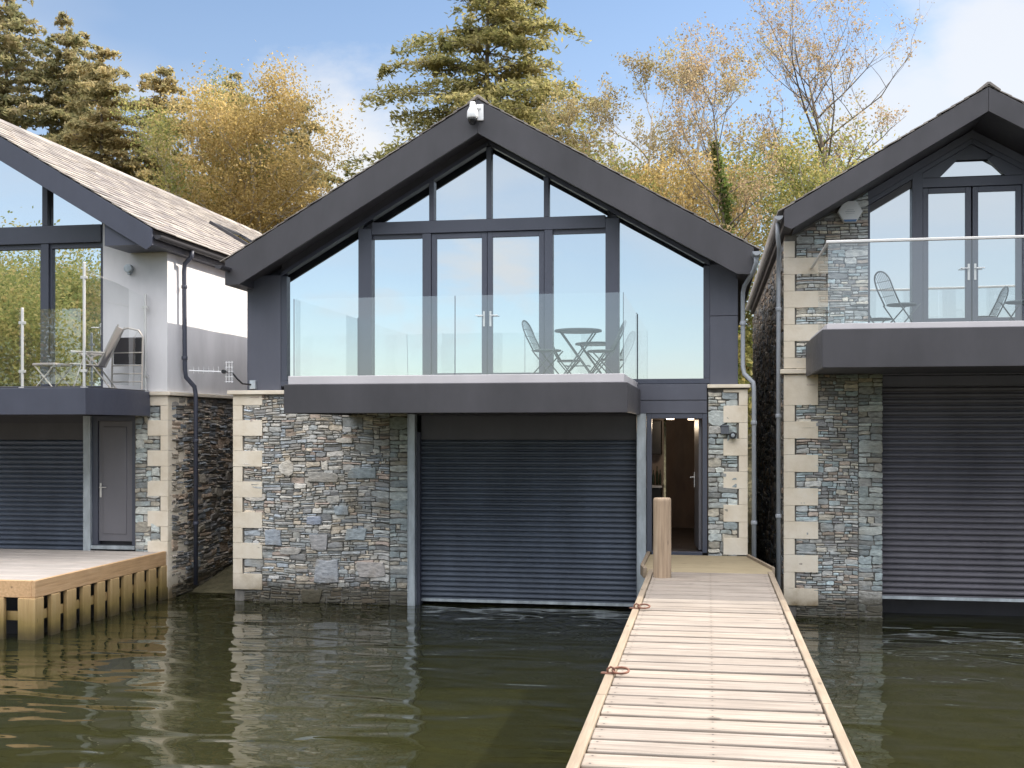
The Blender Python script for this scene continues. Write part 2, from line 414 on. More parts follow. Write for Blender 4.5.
def rubble(mb, u0, u1, z0, z1, mapf, seed, pal='warm', amin=.006, amax=.03, asp=2.6, warp=.022, top=None, rough=1.0, skip=(), gain=1.0):
    """individual slate blocks over the rectangle u0..u1, z0..z1; mapf(u, z, outward) gives the point"""
    rg = random.Random(seed); cells = []
    split(rg, u0, u1, z0, z1, amin, amax, asp, cells)
    ph = [rg.uniform(0,6) for _ in range(6)]
    def W(u, z):
        e = min(1, (u-u0)/.12, (u1-u)/.12, (z-z0)/.1, (z1-z)/.1); e = max(0, e)
        dz = warp*(math.sin(u*2.3+ph[0]+z*1.3)+.35*math.sin(u*7.7+ph[1]-z*5))*e
        du = warp*.5*(math.sin(z*4.3+u*3+ph[2])+.6*math.sin(z*17+u*5+ph[3]))*e
        return u+du, z+dz
    P = PAL[pal]
    for (a,b,c,d) in cells:
        if any(abs((a+b)/2-fx)<fw and abs((c+d)/2-fz)<fh for fx,fz,fw,fh in skip): continue
        if top and c > top((a+b)/2) - .02: continue
        g = rg.uniform(.003,.008); a+=g; b-=g; c+=g*.7; d-=g*.7
        if b-a < .015 or d-c < .012: continue
        h = d-c; w = b-a; out = rg.uniform(.006,.035)*rough
        ring = []
        cut = [rg.uniform(.05,.42)*min(h,w*.6) for _ in range(4)]
        jit = lambda k: rg.uniform(-k,k)*min(h,.12)*.15*rough
        ring = [(a+cut[0],c+jit(1)),((a+b)/2+jit(3),c+jit(1)),(b-cut[1],c+jit(1)),(b+jit(.5),c+cut[1]*.6),(b+jit(.5),d-cut[2]*.6),(b-cut[2],d+jit(1)),((a+b)/2+jit(3),d+jit(1)),(a+cut[3],d+jit(1)),(a+jit(.5),d-cut[3]*.6),(a+jit(.5),c+cut[0]*.6)]
        ring = [W(*p) for p in ring]
        if top: ring = [(p[0], min(p[1], top(p[0])-.01)) for p in ring]
        cu = sum(p[0] for p in ring)/10; cz = sum(p[1] for p in ring)/10
        tx, tz = rg.uniform(-.012,.012)*rough, rg.uniform(-.012,.012)*rough
        s = 1 - min(.35, .012/h)
        n = 10; vs = [mapf(u, z, -.03) for u,z in ring]
        vs += [mapf(u, z, out*.45) for u,z in ring]
        vs += [mapf(cu+(u-cu)*(1-.012/max(w,.03)), cz+(z-cz)*s, out+tx*(u-cu)/w+tz*(z-cz)/h) for u,z in ring]
        vs.append(mapf(cu, cz, out+rg.uniform(0,.006)*rough))
        col = rg.choice(P); k = rg.uniform(1.4,2.3)*gain; col = tuple(x*k for x in col)
        fs = []
        for i in range(n):
            j = (i+1)%n
            fs.append((i,j,n+j,n+i)); fs.append((n+i,n+j,2*n+j,2*n+i)); fs.append((2*n+i,2*n+j,3*n))
        mb.add(vs, fs, col)
def bed_face(mb, u0, u1, z0, z1, mapf):
    pass

def front(y):  return lambda u, z, o: (u, y-o, z)
def sideR(x):  return lambda u, z, o: (x+o, u, z)      # wall facing +X, u = Y
def sideL(x):  return lambda u, z, o: (x-o, u, z)

# ------------------------------------------------------------------ roofs
def slates(mb, ex, ez, rx, rz, y0, y1, seed, cw=.30, ch=.21):
    rg = random.Random(seed)
    L = math.hypot(rx-ex, rz-ez); dx, dz = (rx-ex)/L, (rz-ez)/L
    sgn = 1 if dx > 0 else -1
    nx, nz = -dz*sgn, dx*sgn
    rows = int(L/ch)+1; off = 0
    for r in range(rows):
        s0 = r*ch - .03; s1 = min(s0+ch+.05, L)
        off = (off + cw*rg.uniform(.4,.6)) % cw
        y = y0 - off
        while y < y1:
            w = cw*rg.uniform(.8,1.25); a = max(y, y0-.015+rg.uniform(-.012,.012)); b = min(y+w-.006, y1); y += w
            if b-a < .03: continue
            l = rg.uniform(-.008,.008); t = rg.uniform(.010,.016); lift = .012 + rg.uniform(0,.006)
            pts = []
            for (s, hh) in ((s0+l, lift), (s1, .0)):
                for yy in (a, b):
                    x = ex+dx*s; z = ez+dz*s
                    pts.append((x+nx*hh, yy, z+nz*hh)); pts.append((x+nx*(hh+t), yy, z+nz*(hh+t)))
            # 0 a-low-bot 1 a-low-top 2 b-low-bot 3 b-low-top 4 a-up-bot 5 a-up-top 6 b-up-bot 7 b-up-top
            f = [(1,3,7,5),(0,2,3,1),(0,1,5,4),(2,6,7,3),(0,4,6,2)]
            mb.add(pts, f)

def roof(par, cx, az, hx0, hx1, m, y0, y1, drop, seed, thick=.3):
    """az apex top z; eaves at cx-hx0 and cx+hx1; m slope; drop = vertical depth of barge"""
    ez0 = az - m*hx0; ez1 = az - m*hx1
    mb = MB()
    mb.prism([(cx-hx0,ez0-.02),(cx,az-.02),(cx+hx1,ez1-.02),(cx+hx1,ez1-.14),(cx,az-.14),(cx-hx0,ez0-.14)], y0+.04, y1)
    rf = part('roof', mb, CHD, par)
    s = MB()
    slates(s, cx-hx0-.05, ez0-.05*m, cx, az, y0-.02, y1+.1, seed)
    slates(s, cx+hx1+.05, ez1-.05*m, cx, az, y0-.02, y1+.1, seed+1)
    part('slate_covering', s, SLATE, rf)
    r = MB()
    y = y0-.05; rg = random.Random(seed)
    while y < y1:
        q = .44; 
        r.prism([(cx-.16,az-.16*m+.035),(cx-.02,az+.055),(cx+.02,az+.055),(cx+.16,az-.16*m+.035),(cx+.15,az-.16*m+.005),(cx,az+.02),(cx-.15,az-.16*m+.005)], y, y+q-.008); y += q
    part('ridge_tiles', r, SLATE, rf, bev=.006)
    return rf

def barge(par, cx, az, hx0, hx1, m, y0, drop, mat, nib=.24, cut=.4):
    ez0 = az-m*hx0; ez1 = az-m*hx1
    mb = MB()
    lz0 = ez0-cut; lz1 = ez1-cut
    # left half and right half meet at the apex in a fine mitre
    low0 = (cx-hx0+nib, min(lz0+.02, az-drop-m*(hx0-nib)))
    low1 = (cx+hx1-nib, min(lz1+.02, az-drop-m*(hx1-nib)))
    mb.prism([(cx-.0015,az-.012),(cx-hx0,ez0-.012),(cx-hx0,lz0),low0,(cx-.0015,az-drop)], y0, y0+.05)
    mb.prism([(cx+.0015,az-.012),(cx+hx1,ez1-.012),(cx+hx1,lz1),low1,(cx+.0015,az-drop)], y0, y0+.05)
    part('barge_board', mb, mat, par, bev=.004)

def soffit(par, cx, az, hx0, hx1, m, y0, y1, drop, cut, nib, mat):
    mb = MB()
    t = .03
    for sg, hx in ((-1,hx0),(1,hx1)):
        xi = cx + sg*(hx-nib-.01); zi = az-drop-m*(hx-nib-.01)+.012
        mb.prism([(cx,az-drop+.012),(xi,zi),(xi,zi+t),(cx,az-drop+.012+t)], y0+.052, y1)
        # boxed eave running back along the building
        ze = az-m*hx
        mb.prism([(cx+sg*hx*1.0,ze-.16),(cx+sg*hx,ze-cut),(cx+sg*(hx-nib),ze-cut+.01),(cx+sg*(hx-nib),ze-.16)], y0+.052, y1+9)
    part('soffit', mb, mat, par)

# ------------------------------------------------------------------ glazing pieces
def poly_pane(name, pts, par, y=.24, mat=None):
    mb = MB(); mb.prism(pts, y, y+.02); return part(name, mb, mat or WGLASS, par)
def rect(x0,x1,z0,z1): return [(x0,z0),(x1,z0),(x1,z1),(x0,z1)]
def lever(par, x, z, y, sg):
    mb = MB()
    mb.box(x-.016, x+.016, y-.012, y, z-.12, z+.12)
    mb.tube([(x,y-.01,z+.05),(x,y-.055,z+.05)], .009, 8)
    mb.tube([(x,y-.05,z+.05),(x+sg*.125,y-.055,z+.05)], .010, 8)
    part('handle', mb, STEEL, par, bev=.002)
def gdoor(par, x0, x1, z0, z1, y, hx, sg, hz, fw=.085):
    mb = MB()
    mb.box(x0, x0+fw, y, y+.06, z0, z1); mb.box(x1-fw, x1, y, y+.06, z0, z1)
    mb.box(x0+fw, x1-fw, y, y+.06, z0, z0+fw+.02); mb.box(x0+fw, x1-fw, y, y+.06, z1-fw, z1)
    d = part('patio_door', mb, FRM, par, bev=.005)
    poly_pane('pane', rect(x0+fw-.01, x1-fw+.01, z0+fw, z1-fw+.01), d, y+.025)
    lever(d, hx, hz, y, sg)
    return d

def shutter(par, x0, x1, zb, zt, zh, y, pitch, mat, guide=True):
    mb = MB(); z = zb+.07
    bb = MB(); bb.box(x0, x1, y-.02, y+.03, zb, zb+.045); mb.box(x0, x1, y-.012, y+.03, zb+.046, zb+.068)
    n = int(round((zt-z)/pitch)); p = (zt-z)/n
    for i in range(n):
        prof = []
        for k in range(6):
            t = k/5; prof.append((-.034*math.sin(math.pi*min(1,t*1.05))**.55 if t<1 else 0, z+p*(.06+.88*t)))
        vs = []
        for (o, zz) in prof: vs += [(x0, y+o, zz), (x1, y+o, zz)]
        fs = [(2*k, 2*k+1, 2*k+3, 2*k+2) for k in range(5)]
        # recessed hinge strip
        m = len(vs); vs += [(x0,y+.012,z+p*.94),(x1,y+.012,z+p*.94),(x0,y+.012,z+p*1.06),(x1,y+.012,z+p*1.06)]
        fs.append((m,m+1,m+3,m+2)); fs.append((10,11,m+1,m)); 
        mb.add(vs, fs); z += p
    s = part('roller_shutter', mb, mat, par); part('bottom_bar', bb, GALV, s)
    h = MB(); h.box(x0, x1, y-.06, y+.25, zt+.004, zh); part('shutter_housing', h, CH, s, bev=.008)
    return s

# ================================================================== SETTING
def ground_h(x, y):
    if y < 0: z = -.55 + y*.13 if y > -14 else -2.4
    elif y < 12: z = -.35
    else: z = -.35
    if -8.9 < x < -7.5 and y > -.9: z = -.16 + (y+.2)*.16 if y < 4 else .5+.05*(y-4)
    elif -.2 < y < 12 and -16.5 < x < 7: z = -.9
    if y >= 12: z = max(z, .6 + (y-12)*.28 if y < 36 else 7.3-(y-36)*.03)
    elif y > 6 and (x < -16.5 or x > 7): z = (y-8)*.3
    if x < -17.5: z = max(z, min(3, (-17.5-x)*.25))
    return z
def grid_sheet(name, xs, ys, hf, mat):
    mb = MB(); vs = [(x,y,hf(x,y)) for y in ys for x in xs]; n = len(xs); fs = []
    for j in range(len(ys)-1):
        for i in range(n-1): fs.append((j*n+i, j*n+i+1, (j+1)*n+i+1, (j+1)*n+i))
    mb.add(vs, fs); return part(name, mb, mat, smooth=True)
xs = [-1500,-600,-250,-120,-60,-35,-25,-20,-17.6,-16.6,-16.4,-14,-12,-10,-9,-8.88,-8.7,-8.5,-8.3,-8.1,-7.9,-7.7,-7.52,-7.4,-5,-2,0,2,4,6,6.9,7.1,10,15,22,35,60,120,250,600,1500]
ys = [-1500,-700,-300,-120,-60,-35,-20,-14,-10,-7,-5,-3,-2,-1,-.85,-.5,-.2,-.1,.2,.8,1.5,2.5,3.9,6,8,10,11.9,12.1,14,18,24,32,44,60,100,250,800,1500]
tag(grid_sheet('ground', xs, ys, ground_h, BED), 'silty lake bed and wooded bank', None, kind='structure')
wm = MB(); wm.add([(-1500,-1500,0),(1500,-1500,0),(1500,13.4,0),(-1500,13.4,0)], [(0,1,2,3)])
tag(part('water', wm, water_mat()), 'dark green lake water with soft ripples', None, kind='structure')
def hill_h(x, y):
    t = max(0, (-y-820)/500)
    return -3 + 52*min(1,t*1.6)*(.55+.25*math.sin(x*.0035+1)+.15*math.sin(x*.009)+.06*math.sin(x*.031+y*.01))
hx = list(range(-1500,1501,60)); hy = [-1480,-1400,-1300,-1200,-1100,-1000,-940,-880,-830]
tag(grid_sheet('hills', hx, hy, hill_h, HILLM), 'wooded hills across the lake', None, kind='structure')

# ================================================================== MAIN BOATHOUSE
H = thing('boathouse', 'central dark clad boathouse with wide glazed gable and long glass balcony', 'building', (-3.42,0,0), 'gabled boathouses along the shore')
CX, AZ, M = -3.42, 7.75, .576
w = MB()
w.box(-7.62, -4.70, .03, .33, -1.2, 3.36)      # mortar core behind the rubble, left pier
w.box(-7.62, -7.3, .33, 12, -1.2, 3.36)
wall = part('stone_wall', w, MORT, H)
w = MB(); w.box(-.0, .58, .03, .33, -1.2, 3.42); w.box(.26, .57, .33, 12, -1.2, 3.36)
wall2 = part('stone_wall', w, MORT, H)
FEAT = [(-6.72,2.17,.125,.135,(.62,.58,.52),11),(-6.05,.50,.20,.19,(.34,.35,.37),7),(-5.30,.55,.22,.12,(.40,.37,.35),6),(-6.10,2.03,.26,.08,(.36,.34,.31),8),
 (-6.25,1.33,.13,.07,(.30,.33,.40),6),(-5.80,1.50,.12,.075,(.30,.34,.37),8),(-5.45,2.10,.24,.085,(.28,.32,.34),6),(-6.95,1.05,.13,.13,(.30,.33,.37),7),(-6.18,.98,.15,.13,(.34,.33,.33),7),
 (-5.55,1.12,.17,.09,(.33,.37,.39),8),(-6.3,.10,.17,.11,(.22,.21,.18),6),(-5.75,2.62,.14,.04,(.58,.54,.48),9),(-6.66,.83,.18,.06,(.38,.36,.33),7)]
def slab_stone(mb, x, z, a, b, col, n):
    rg = random.Random(int(x*1000)); R1 = []
    if n >= 11:
        for k in range(n):
            t = 2*math.pi*k/n + rg.uniform(-.12,.12); q = rg.uniform(.88,1.1)
            R1.append((x+a*q*math.cos(t), z+b*q*math.sin(t)))
    else:
        sk = rg.uniform(-.25,.25)*a
        for cx_, cz_ in ((-1,-1),(0,-1),(1,-1),(1,0),(1,1),(0,1),(-1,1),(-1,0)):
            jx, jz = rg.uniform(-.22,.12), rg.uniform(-.25,.12)
            if abs(cx_)+abs(cz_) == 2: R1.append((x+a*cx_*(1+jx)+sk*cz_*.5, z+b*cz_*(1+jz)))
            else: R1.append((x+a*cx_*(1+jx*.3)+rg.uniform(-.1,.1)*a*(cx_==0)+sk*cz_*.5, z+b*cz_*(1+jz*.3)+rg.uniform(-.2,.2)*b*(cz_==0)))
        n = 8
    N_ = n; vs = [(u,.05,w_) for u,w_ in R1]+[(u,-.012,w_) for u,w_ in R1]+[(x+(u-x)*.95,-.018,z+(w_-z)*.93) for u,w_ in R1]+[(x,-.022,z)]
    fs = []
    for i in range(N_):
        j = (i+1)%N_; fs += [(i,j,N_+j,N_+i),(N_+i,N_+j,2*N_+j,2*N_+i),(2*N_+i,2*N_+j,3*N_)]
    mb.add(vs, fs, tuple(c*1.25 for c in col))
st = MB()
rubble(st, -7.46, -5.0, -1.0, 3.36, front(.03), 3, 'warm', .0028, .030, 3.4, gain=1.12, skip=[(x,z,.6*a,.6*b) for x,z,a,b,_,_ in FEAT])
for x,z,a,b,c_,n_ in FEAT: slab_stone(st, x, z, a, b, c_, n_)
rubble(st, -5.0, -4.70, -1.0, 3.36, front(.03), 11, 'blue', .015, .035, 2.2, warp=.006)
part('rubble_facing', st, STONE, wall)
st = MB()
rubble(st, .0, .44, .0, 3.36, front(.03), 21, 'blue', .012, .05, 1.8, warp=.006)
part('rubble_facing', st, STONE, wall2)
sd = MB()
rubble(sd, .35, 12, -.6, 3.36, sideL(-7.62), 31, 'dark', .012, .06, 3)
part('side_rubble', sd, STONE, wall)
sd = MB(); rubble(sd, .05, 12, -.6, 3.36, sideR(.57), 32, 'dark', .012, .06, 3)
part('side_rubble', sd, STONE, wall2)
q = MB()
def quoins(mb, xe, sg, top0, wl, ws, y, zmin=.2, p=.5, hl=.26, ztop=3.36, mapside=None):
    """sg=+1: corner on the left, blocks run right. long/short alternating blocks standing slightly proud"""
    def blk(a, b, z0, z1, o):
        mb.box(xe, xe+sg*a, y-.035+o, y+.03, z0+.0018, z1-.0018)
    blk(wl, 0, top0+.24, ztop, 0)
    z = top0
    while z - hl > zmin-.3:
        blk(ws, 0, z+.0, z+(p-hl), rnd.uniform(0,.002)); blk(wl, 0, z-hl, z, rnd.uniform(-.002,.002)); z -= p
    blk(ws, 0, -1.0, z, 0)
quoins(q, -7.64, 1, 2.95, .50, .16, .03)
part('quoins', q, LIME, wall, bev=.003)
q = MB()
quoins(q, .59, -1, 3.16, .36, .13, .03, zmin=1.2)
part('quoins', q, LIME, wall2, bev=.003)
cp = MB()
cp.box(-7.72, -5.7, -.06, .30, 3.365, 3.43); cp.box(-7.72,-7.45,.30,12,3.365,3.43)
part('coping', cp, LIME, wall, bev=.008); cp = MB()
cp.box(-.01, .63, -.06, .30, 3.425, 3.48); cp.box(.44,.63,.30,12,3.425,3.48)
part('coping', cp, LIME, wall2, bev=.008)
# dark cladding behind and beside the glazing
cl = MB()
cl.prism([(-7.46,3.44),(.45,3.485),(.45,5.25),(CX,7.5),(-7.46,5.25)], .34, .5)
cl.box(-7.46, -6.88, .15, .338, 3.435, 5.32); cl.box(.03, .45, .15, .338, 3.485, 4.53); cl.box(.03,.45,.15,.338,4.537,5.32)
cl.box(-7.46,-7.3,.5,12,3.435,5.3); cl.box(.28,.45,.5,12,3.485,5.3)
cl.prism([(-7.2,3.0),(.2,3.0),(.2,5.2),(CX,7.4),(-7.2,5.2)], 11.8, 12)
cladding = part('cladding', cl, CHC, H, bev=.004)
g = MB()
def zl(x, c=7.30): return c-.578*abs(x-CX)
# infill between the glass head line and the soffit
g2 = MB()
g2.prism([(-6.88,zl(-6.88)+.065),(CX,7.365),(CX,7.56),(-6.88,7.56-.578*3.46)], .19, .338)
g2.prism([(.03,zl(.03)+.065),(CX,7.365),(CX,7.56),(.03,7.56-.578*3.45)], .19, .338)
part('head_cladding', g2, CH, H)
# window framing
fz0, fz1 = 3.50, 3.58
g.box(-6.88, .03, .15, .335, fz0, fz1)
g.box(-6.88, -6.78, .16, .335, fz1+.002, zl(-6.88)+.0); g.box(-.07, .03, .16, .335, fz1+.002, zl(.03))
for a,b,t in ((-5.56,-5.34,0),(-1.57,-1.36,0)): g.box(a, b, .14, .335, fz1+.002, zl(a if a<CX else b)-.03)
g.box(-4.50,-4.36,.155,.335,fz1+.002,5.93); g.box(-2.53,-2.40,.155,.335,fz1+.002,5.93)
g.box(-5.338, -1.572, .145, .335, 5.932, 6.13)
g.box(-3.46,-3.38,.155,.335,6.132,zl(CX)-.03)
for x in (-4.35, -2.50): g.box(x-.04,x+.04,.155,.335,6.132,zl(x)-.0)
for a, b in ((-6.88,CX),(.03,CX)):
    g.prism([(a,zl(a)),(b,zl(b)),(b,zl(b)+.07),(a,zl(a)+.07)], .165, .335)
fr = part('glazed_gable', g, FRM, H, bev=.006)
poly_pane('pane', [(-6.79,3.57),(-5.5,3.57),(-5.5,zl(-5.5)+.01),(-6.79,zl(-6.79)+.01)], fr)
poly_pane('pane', [(-1.4,3.57),(-.06,3.57),(-.06,zl(-.06)+.01),(-1.4,zl(-1.4)+.01)], fr)
poly_pane('pane', rect(-5.36,-4.49,3.57,5.90), fr); poly_pane('pane', rect(-2.41,-1.56,3.57,5.87), fr)
hd = MB(); hd.box(-5.336,-4.502,.20,.30,5.865,5.93); part('head_bar', hd, FRM, fr)
hd = MB(); hd.box(-2.398,-1.572,.20,.30,5.865,5.93); part('head_bar', hd, FRM, fr)
poly_pane('pane', [(-5.34,6.12),(-4.38,6.12),(-4.38,zl(-4.38)+.01),(-5.34,zl(-5.34)+.01)], fr)
poly_pane('pane', [(-4.32,6.12),(-3.45,6.12),(-3.45,zl(-3.45)+.01),(-4.32,zl(-4.32)+.01)], fr)
poly_pane('pane', [(-3.39,6.12),(-2.53,6.12),(-2.53,zl(-2.53)+.01),(-3.39,zl(-3.39)+.01)], fr)
poly_pane('pane', [(-2.47,6.12),(-1.55,6.12),(-1.55,zl(-1.55)+.01),(-2.47,zl(-2.47)+.01)], fr)
gdoor(H, -4.355, -3.452, 3.59, 5.925, .18, -3.50, -1, 4.55)
gdoor(H, -3.445, -2.535, 3.59, 5.925, .18, -3.395, 1, 4.55)
# roof
CR, AR = -3.475, 7.865
RF = roof(H, CR, AR, 4.11, 4.14, M, -.41, 12.2, .53, 51)
barge(H, CR, AR, 4.11, 4.14, M, -.44, .53, CH)
soffit(H, CR, AR, 4.11, 4.14, M, -.44, .34, .42, .40, .24, CHD)
# gutters and pipes
def gutter(par, x, z, y0, y1, mat, r=.06):
    mb = MB(); n = 8; vs = []; 
    prof = [(x+r*math.cos(math.pi+math.pi*k/n), z+r*math.sin(math.pi+math.pi*k/n)) for k in range(n+1)]
    prof += [(x+(r-.008)*math.cos(-math.pi*k/n), z+(r-.008)*math.sin(-math.pi*k/n)) for k in range(n+1)]
    mb.prism(prof, y0, y1); mb.prism([(x+r*math.cos(math.pi+math.pi*k/n), z+r*math.sin(math.pi+math.pi*k/n)) for k in range(n+1)], y0-.01, y0)
    return part('gutter', mb, mat, par, smooth=False)
def pipe(par, pts, r, mat, clips=()):
    mb = MB(); mb.tube(pts, r, 12)
    for p in clips: mb.lathe([(r+.008,p[2]-.03),(r+.012,p[2]-.02),(r+.012,p[2]+.02),(r+.008,p[2]+.03)], p[0], p[1], 12)
    return part('downpipe', mb, mat, par, smooth=True)
gutter(H, .69, 5.36, -.8, 12, GUT); gutter(H, -7.53, 5.36, -.8, 12, CHD)
pipe(H, [(.69,-.62,5.31),(.69,-.62,5.22),(.66,-.5,5.12),(.54,-.05,4.96),(.52,.02,4.86),(.52,.02,3.74),(.54,-.0,3.64),(.67,-.08,3.5),(.68,-.08,3.4),(.68,-.08,.2)], .034, GUT, [(.68,-.08,2.9),(.68,-.08,1.4),(.52,.02,4.4)])
# balcony
BX0, BX1, BY = -5.68, -1.02, -2.8
b = MB()
b.box(BX0, BX1, BY, BY+.04, 3.02, 3.41); b.box(BX0, BX0+.04, BY+.04, .14, 3.02, 3.41); b.box(BX1-.04, BX1, BY+.04, .14, 3.02, 3.41)
bal = part('balcony', b, CH, H, bev=.006)
b = MB(); b.box(BX0+.04, BX1-.04, BY+.04, .14, 3.05, 3.40); part('deck', b, CHD, bal)
b = MB(); b.box(BX0+.05, BX1-.05, BY+.03, BY+.13, 3.412, 3.525); b.box(BX0+.05, BX0+.15, BY+.131, .14, 3.412, 3.525); b.box(BX1-.15, BX1-.05, BY+.131, .14, 3.412, 3.525)
part('trim', b, STRIP, bal, bev=.006)
b = MB(); b.box(BX0+.15, BX1-.15, BY+.13, .148, 3.41, 3.50); part('floor', b, paint('grey_balcony_tile', (.30,.29,.29), .6, .12, scale=3), bal)
gx0, gx1, gy = -5.57, -1.08, BY+.08
def gpanel(par, x0, x1, y0, y1, z0, z1):
    mb = MB(); mb.box(x0, x1, y0, y1, z0, z1); return part('glass_panel', mb, CGLASS, par)
for a, c in ((gx0, -3.325), (-3.31, gx1)): gpanel(bal, a, c, gy, gy+.018, 3.50, 4.58)
gpanel(bal, gx0+.0, gx0+.018, gy+.03, .13, 3.50, 4.58)
gpanel(bal, gx1-.018, gx1, gy+.03, .13, 3.50, 4.58)
for b_ in ((gx1-.02, gx1+.002, .131, .146, 3.53, 4.60),(gx0, gx0+.012, .131, .146, 3.53, 4.60),(gx0,gx0+.006,gy-.001,gy+.02,3.53,4.58),(gx1-.006,gx1,gy-.001,gy+.02,3.53,4.58),(-3.3195,-3.3135,gy-.001,gy+.02,3.53,4.58)):
    ed = MB(); ed.box(*b_); part('edge_seal', ed, FRM, bal)
# lintel cladding, recess, columns, shutter
l = MB()
l.box(-5.7, -.015, .02, .145, 3.045, 3.24); l.box(-5.7, -.015, .012, .145, 3.247, 3.49)
part('lintel_cladding', l, CHC, H, bev=.004)
l = MB(); l.box(-4.70, -1.0, .60, .75, -1, 3.04); l.box(-4.7,-.93,.146,.6,3.02,3.04); part('recess_lining', l, CHD, H)
for a, c in ((-4.70,-4.58),(-1.075,-.935)):
    l = MB(); l.box(a, a+.012, -.02, .14, -.8, 3.04); l.box(c-.012, c, -.02, .14, -.8, 3.04); l.box(a+.012, c-.012, -.012, 0, -.8, 3.04)
    part('steel_column', l, GALV, H, bev=.002)
l = MB(); l.box(-4.58,-4.53,.10,.34,-.5,2.75); part('shutter_guide', l, CHB, H); l = MB(); l.box(-1.09,-1.076,.10,.34,-.5,2.75); part('shutter_guide', l, CHB, H)
shutter(H, -4.53, -1.09, .045, 2.63, 3.02, .24, .081, SHUT)
# entrance
e = MB()
e.box(-.925, -.85, .03, .16, .92, 3.04); e.box(-.085, -.012, .03, .16, .92, 3.04); e.box(-.85, -.085, .03, .16, 2.965, 3.04); e.box(-.85,-.085,.03,.16,.86,.93)
en = part('entrance_frame', e, FRM, H, bev=.004)
e = MB()
a0, a1 = Vector((-.10,.16)), Vector((-.17,.98))
e.plate([(-.095,.17),(-.14,.17),(-.215,.98),(-.17,.985)], .95, 2.95)
leaf = part('open_door', e, DOORM, H, bev=.003)
hm = MB(); hm.box(-.218,-.208,.80,.84,1.88,2.12); hm.tube([(-.21,.82,2.04),(-.265,.82,2.04),(-.27,.70,2.04)],.010,8); part('handle', hm, STEEL, leaf)
# corridor
c = MB(); c.box(-.925,.05,.17,.76,.84,.90); c.box(-1.5,.05,.761,5.2,.84,.90); part('floor', c, TILEF, H)
for k in range(4):
    pass
c = MB(); c.box(.05,.12,.17,5.2,.9,3.0); c.box(-1.5,-1.45,.76,5.2,.9,3.0); c.box(-.925,.12,.17,.76,3.0,3.018); c.box(-1.5,.12,.761,5.2,3.0,3.035); c.box(-.80,.05,4.6,4.7,.9,3.0)
part('corridor_lining', c, WARM, H)
c = MB(); c.box(-1.5,-.80,3.4,3.5,.9,3.0); part('tiled_wall', c, TERRA, H)
c = MB(); c.box(-1.45,-.82,2.95,3.38,2.35,2.95); part('kitchen_cupboard', c, BLK, H, bev=.01); c = MB(); c.box(-1.45,-.82,2.85,3.38,.9,1.75); part('kitchen_cupboard', c, BLK, H, bev=.01)
c = MB(); c.box(-1.45,-.8,2.8,3.4,1.76,1.80); cnt = part('worktop', c, STEEL, H)
c = MB(); c.lathe([(.06,2.96),(.065,2.97),(.065,2.998)], -.62, 1.6, 16); 
lm, lnt, lb = newmat('warm_lamp_glow'); lb.inputs['Emission Color'].default_value=(1,.75,.5,1); lb.inputs['Emission Strength'].default_value=1.6
part('ceiling_lamp', c, lm, H)
c = MB(); c.lathe([(.05,2.96),(.055,2.97),(.055,2.998)], -.3, 3.0, 16); part('ceiling_lamp', c, lm, H)
pl = bpy.data.lights.new('corridor_lamp_light', 'POINT'); pl.energy = 5; pl.color = (1,.78,.55); pl.shadow_soft_size = .08
po = bpy.data.objects.new('corridor_lamp_light', pl); COL.objects.link(po); po.location = (-.62,1.6,2.88)
for k, (bx, hh) in enumerate(((-1.03,.30),(-.965,.26),(-.90,.33),(-.845,.27))):
    t = MB(); t.lathe([(.023,1.805),(.025,1.83),(.025,1.805+hh*.6),(.010,1.805+hh*.78),(.009,1.805+hh)], bx, 3.0, 12)
    o = part('bottle', t, paint('dark_bottle_glass',(.03,.05,.03),.1,.1) if k==0 else bpy.data.materials['dark_bottle_glass'], None, smooth=True, loc=(bx,3.0,1.805))
    tag(o, ['dark bottle at the left end of the lit worktop inside the open door','short dark bottle, second from the left on the worktop inside the door','tallest dark bottle on the worktop inside the open door','dark bottle at the right end of the worktop inside the open door'][k], 'bottle', 'bottles on the worktop inside the door')
# wall lamp and meter box on the right pier
t = MB(); t.box(.19,.31,-.085,-.01,2.73,2.86); t.box(.185,.315,-.095,-.085,2.845,2.865)
tag(part('wall_box', t, paint('grey_box_paint',(.10,.11,.13),.5,.1), None, bev=.006, loc=(.25,-.01,2.73)), 'small grey square box fixed to the slate pier right of the open door', 'box')
t = MB(); t.lathe([(.045,-.10),(.055,-.095),(.055,-.03),(.03,-.008)], .37, 2.71, 20, 'y')
wl = tag(part('wall_lamp', t, BLK, None, smooth=False, loc=(.37,-.01,2.71)), 'small round black lamp on the limestone corner beside the grey box', 'lamp')
t = MB(); t.lathe([(.012,-.108),(.028,-.104),(.028,-.1)], .37, 2.71, 16, 'y'); part('lens', t, GALV, wl)
# camera dome on apex
DY=.41
cam_t = thing('security_camera', 'white dome security camera hanging at the peak of the dark gable', 'camera', (-3.5,-.45,7.42))
t = MB(); t.box(-3.49,-3.38,-.885+DY,-.852+DY,7.52,7.77); part('mount_plate', t, WPLAS, cam_t, bev=.008)
t = MB(); t.tube([(-3.44,-.88+DY,7.70),(-3.50,-.95+DY,7.71)], .028, 10); t.lathe([(.077,7.53),(.087,7.55),(.082,7.64),(.046,7.71),(.039,7.78),(.0,7.79)], -3.53, -.97+DY, 20)
part('housing', t, WPLAS, cam_t, smooth=True)
t = MB(); t.lathe([(.002,7.43),(.035,7.437),(.06,7.47),(.072,7.51),(.073,7.529)], -3.53, -.97+DY, 20); part('dome', t, paint('smoked_dome',(.01,.01,.012),.08,.05), cam_t, smooth=True)

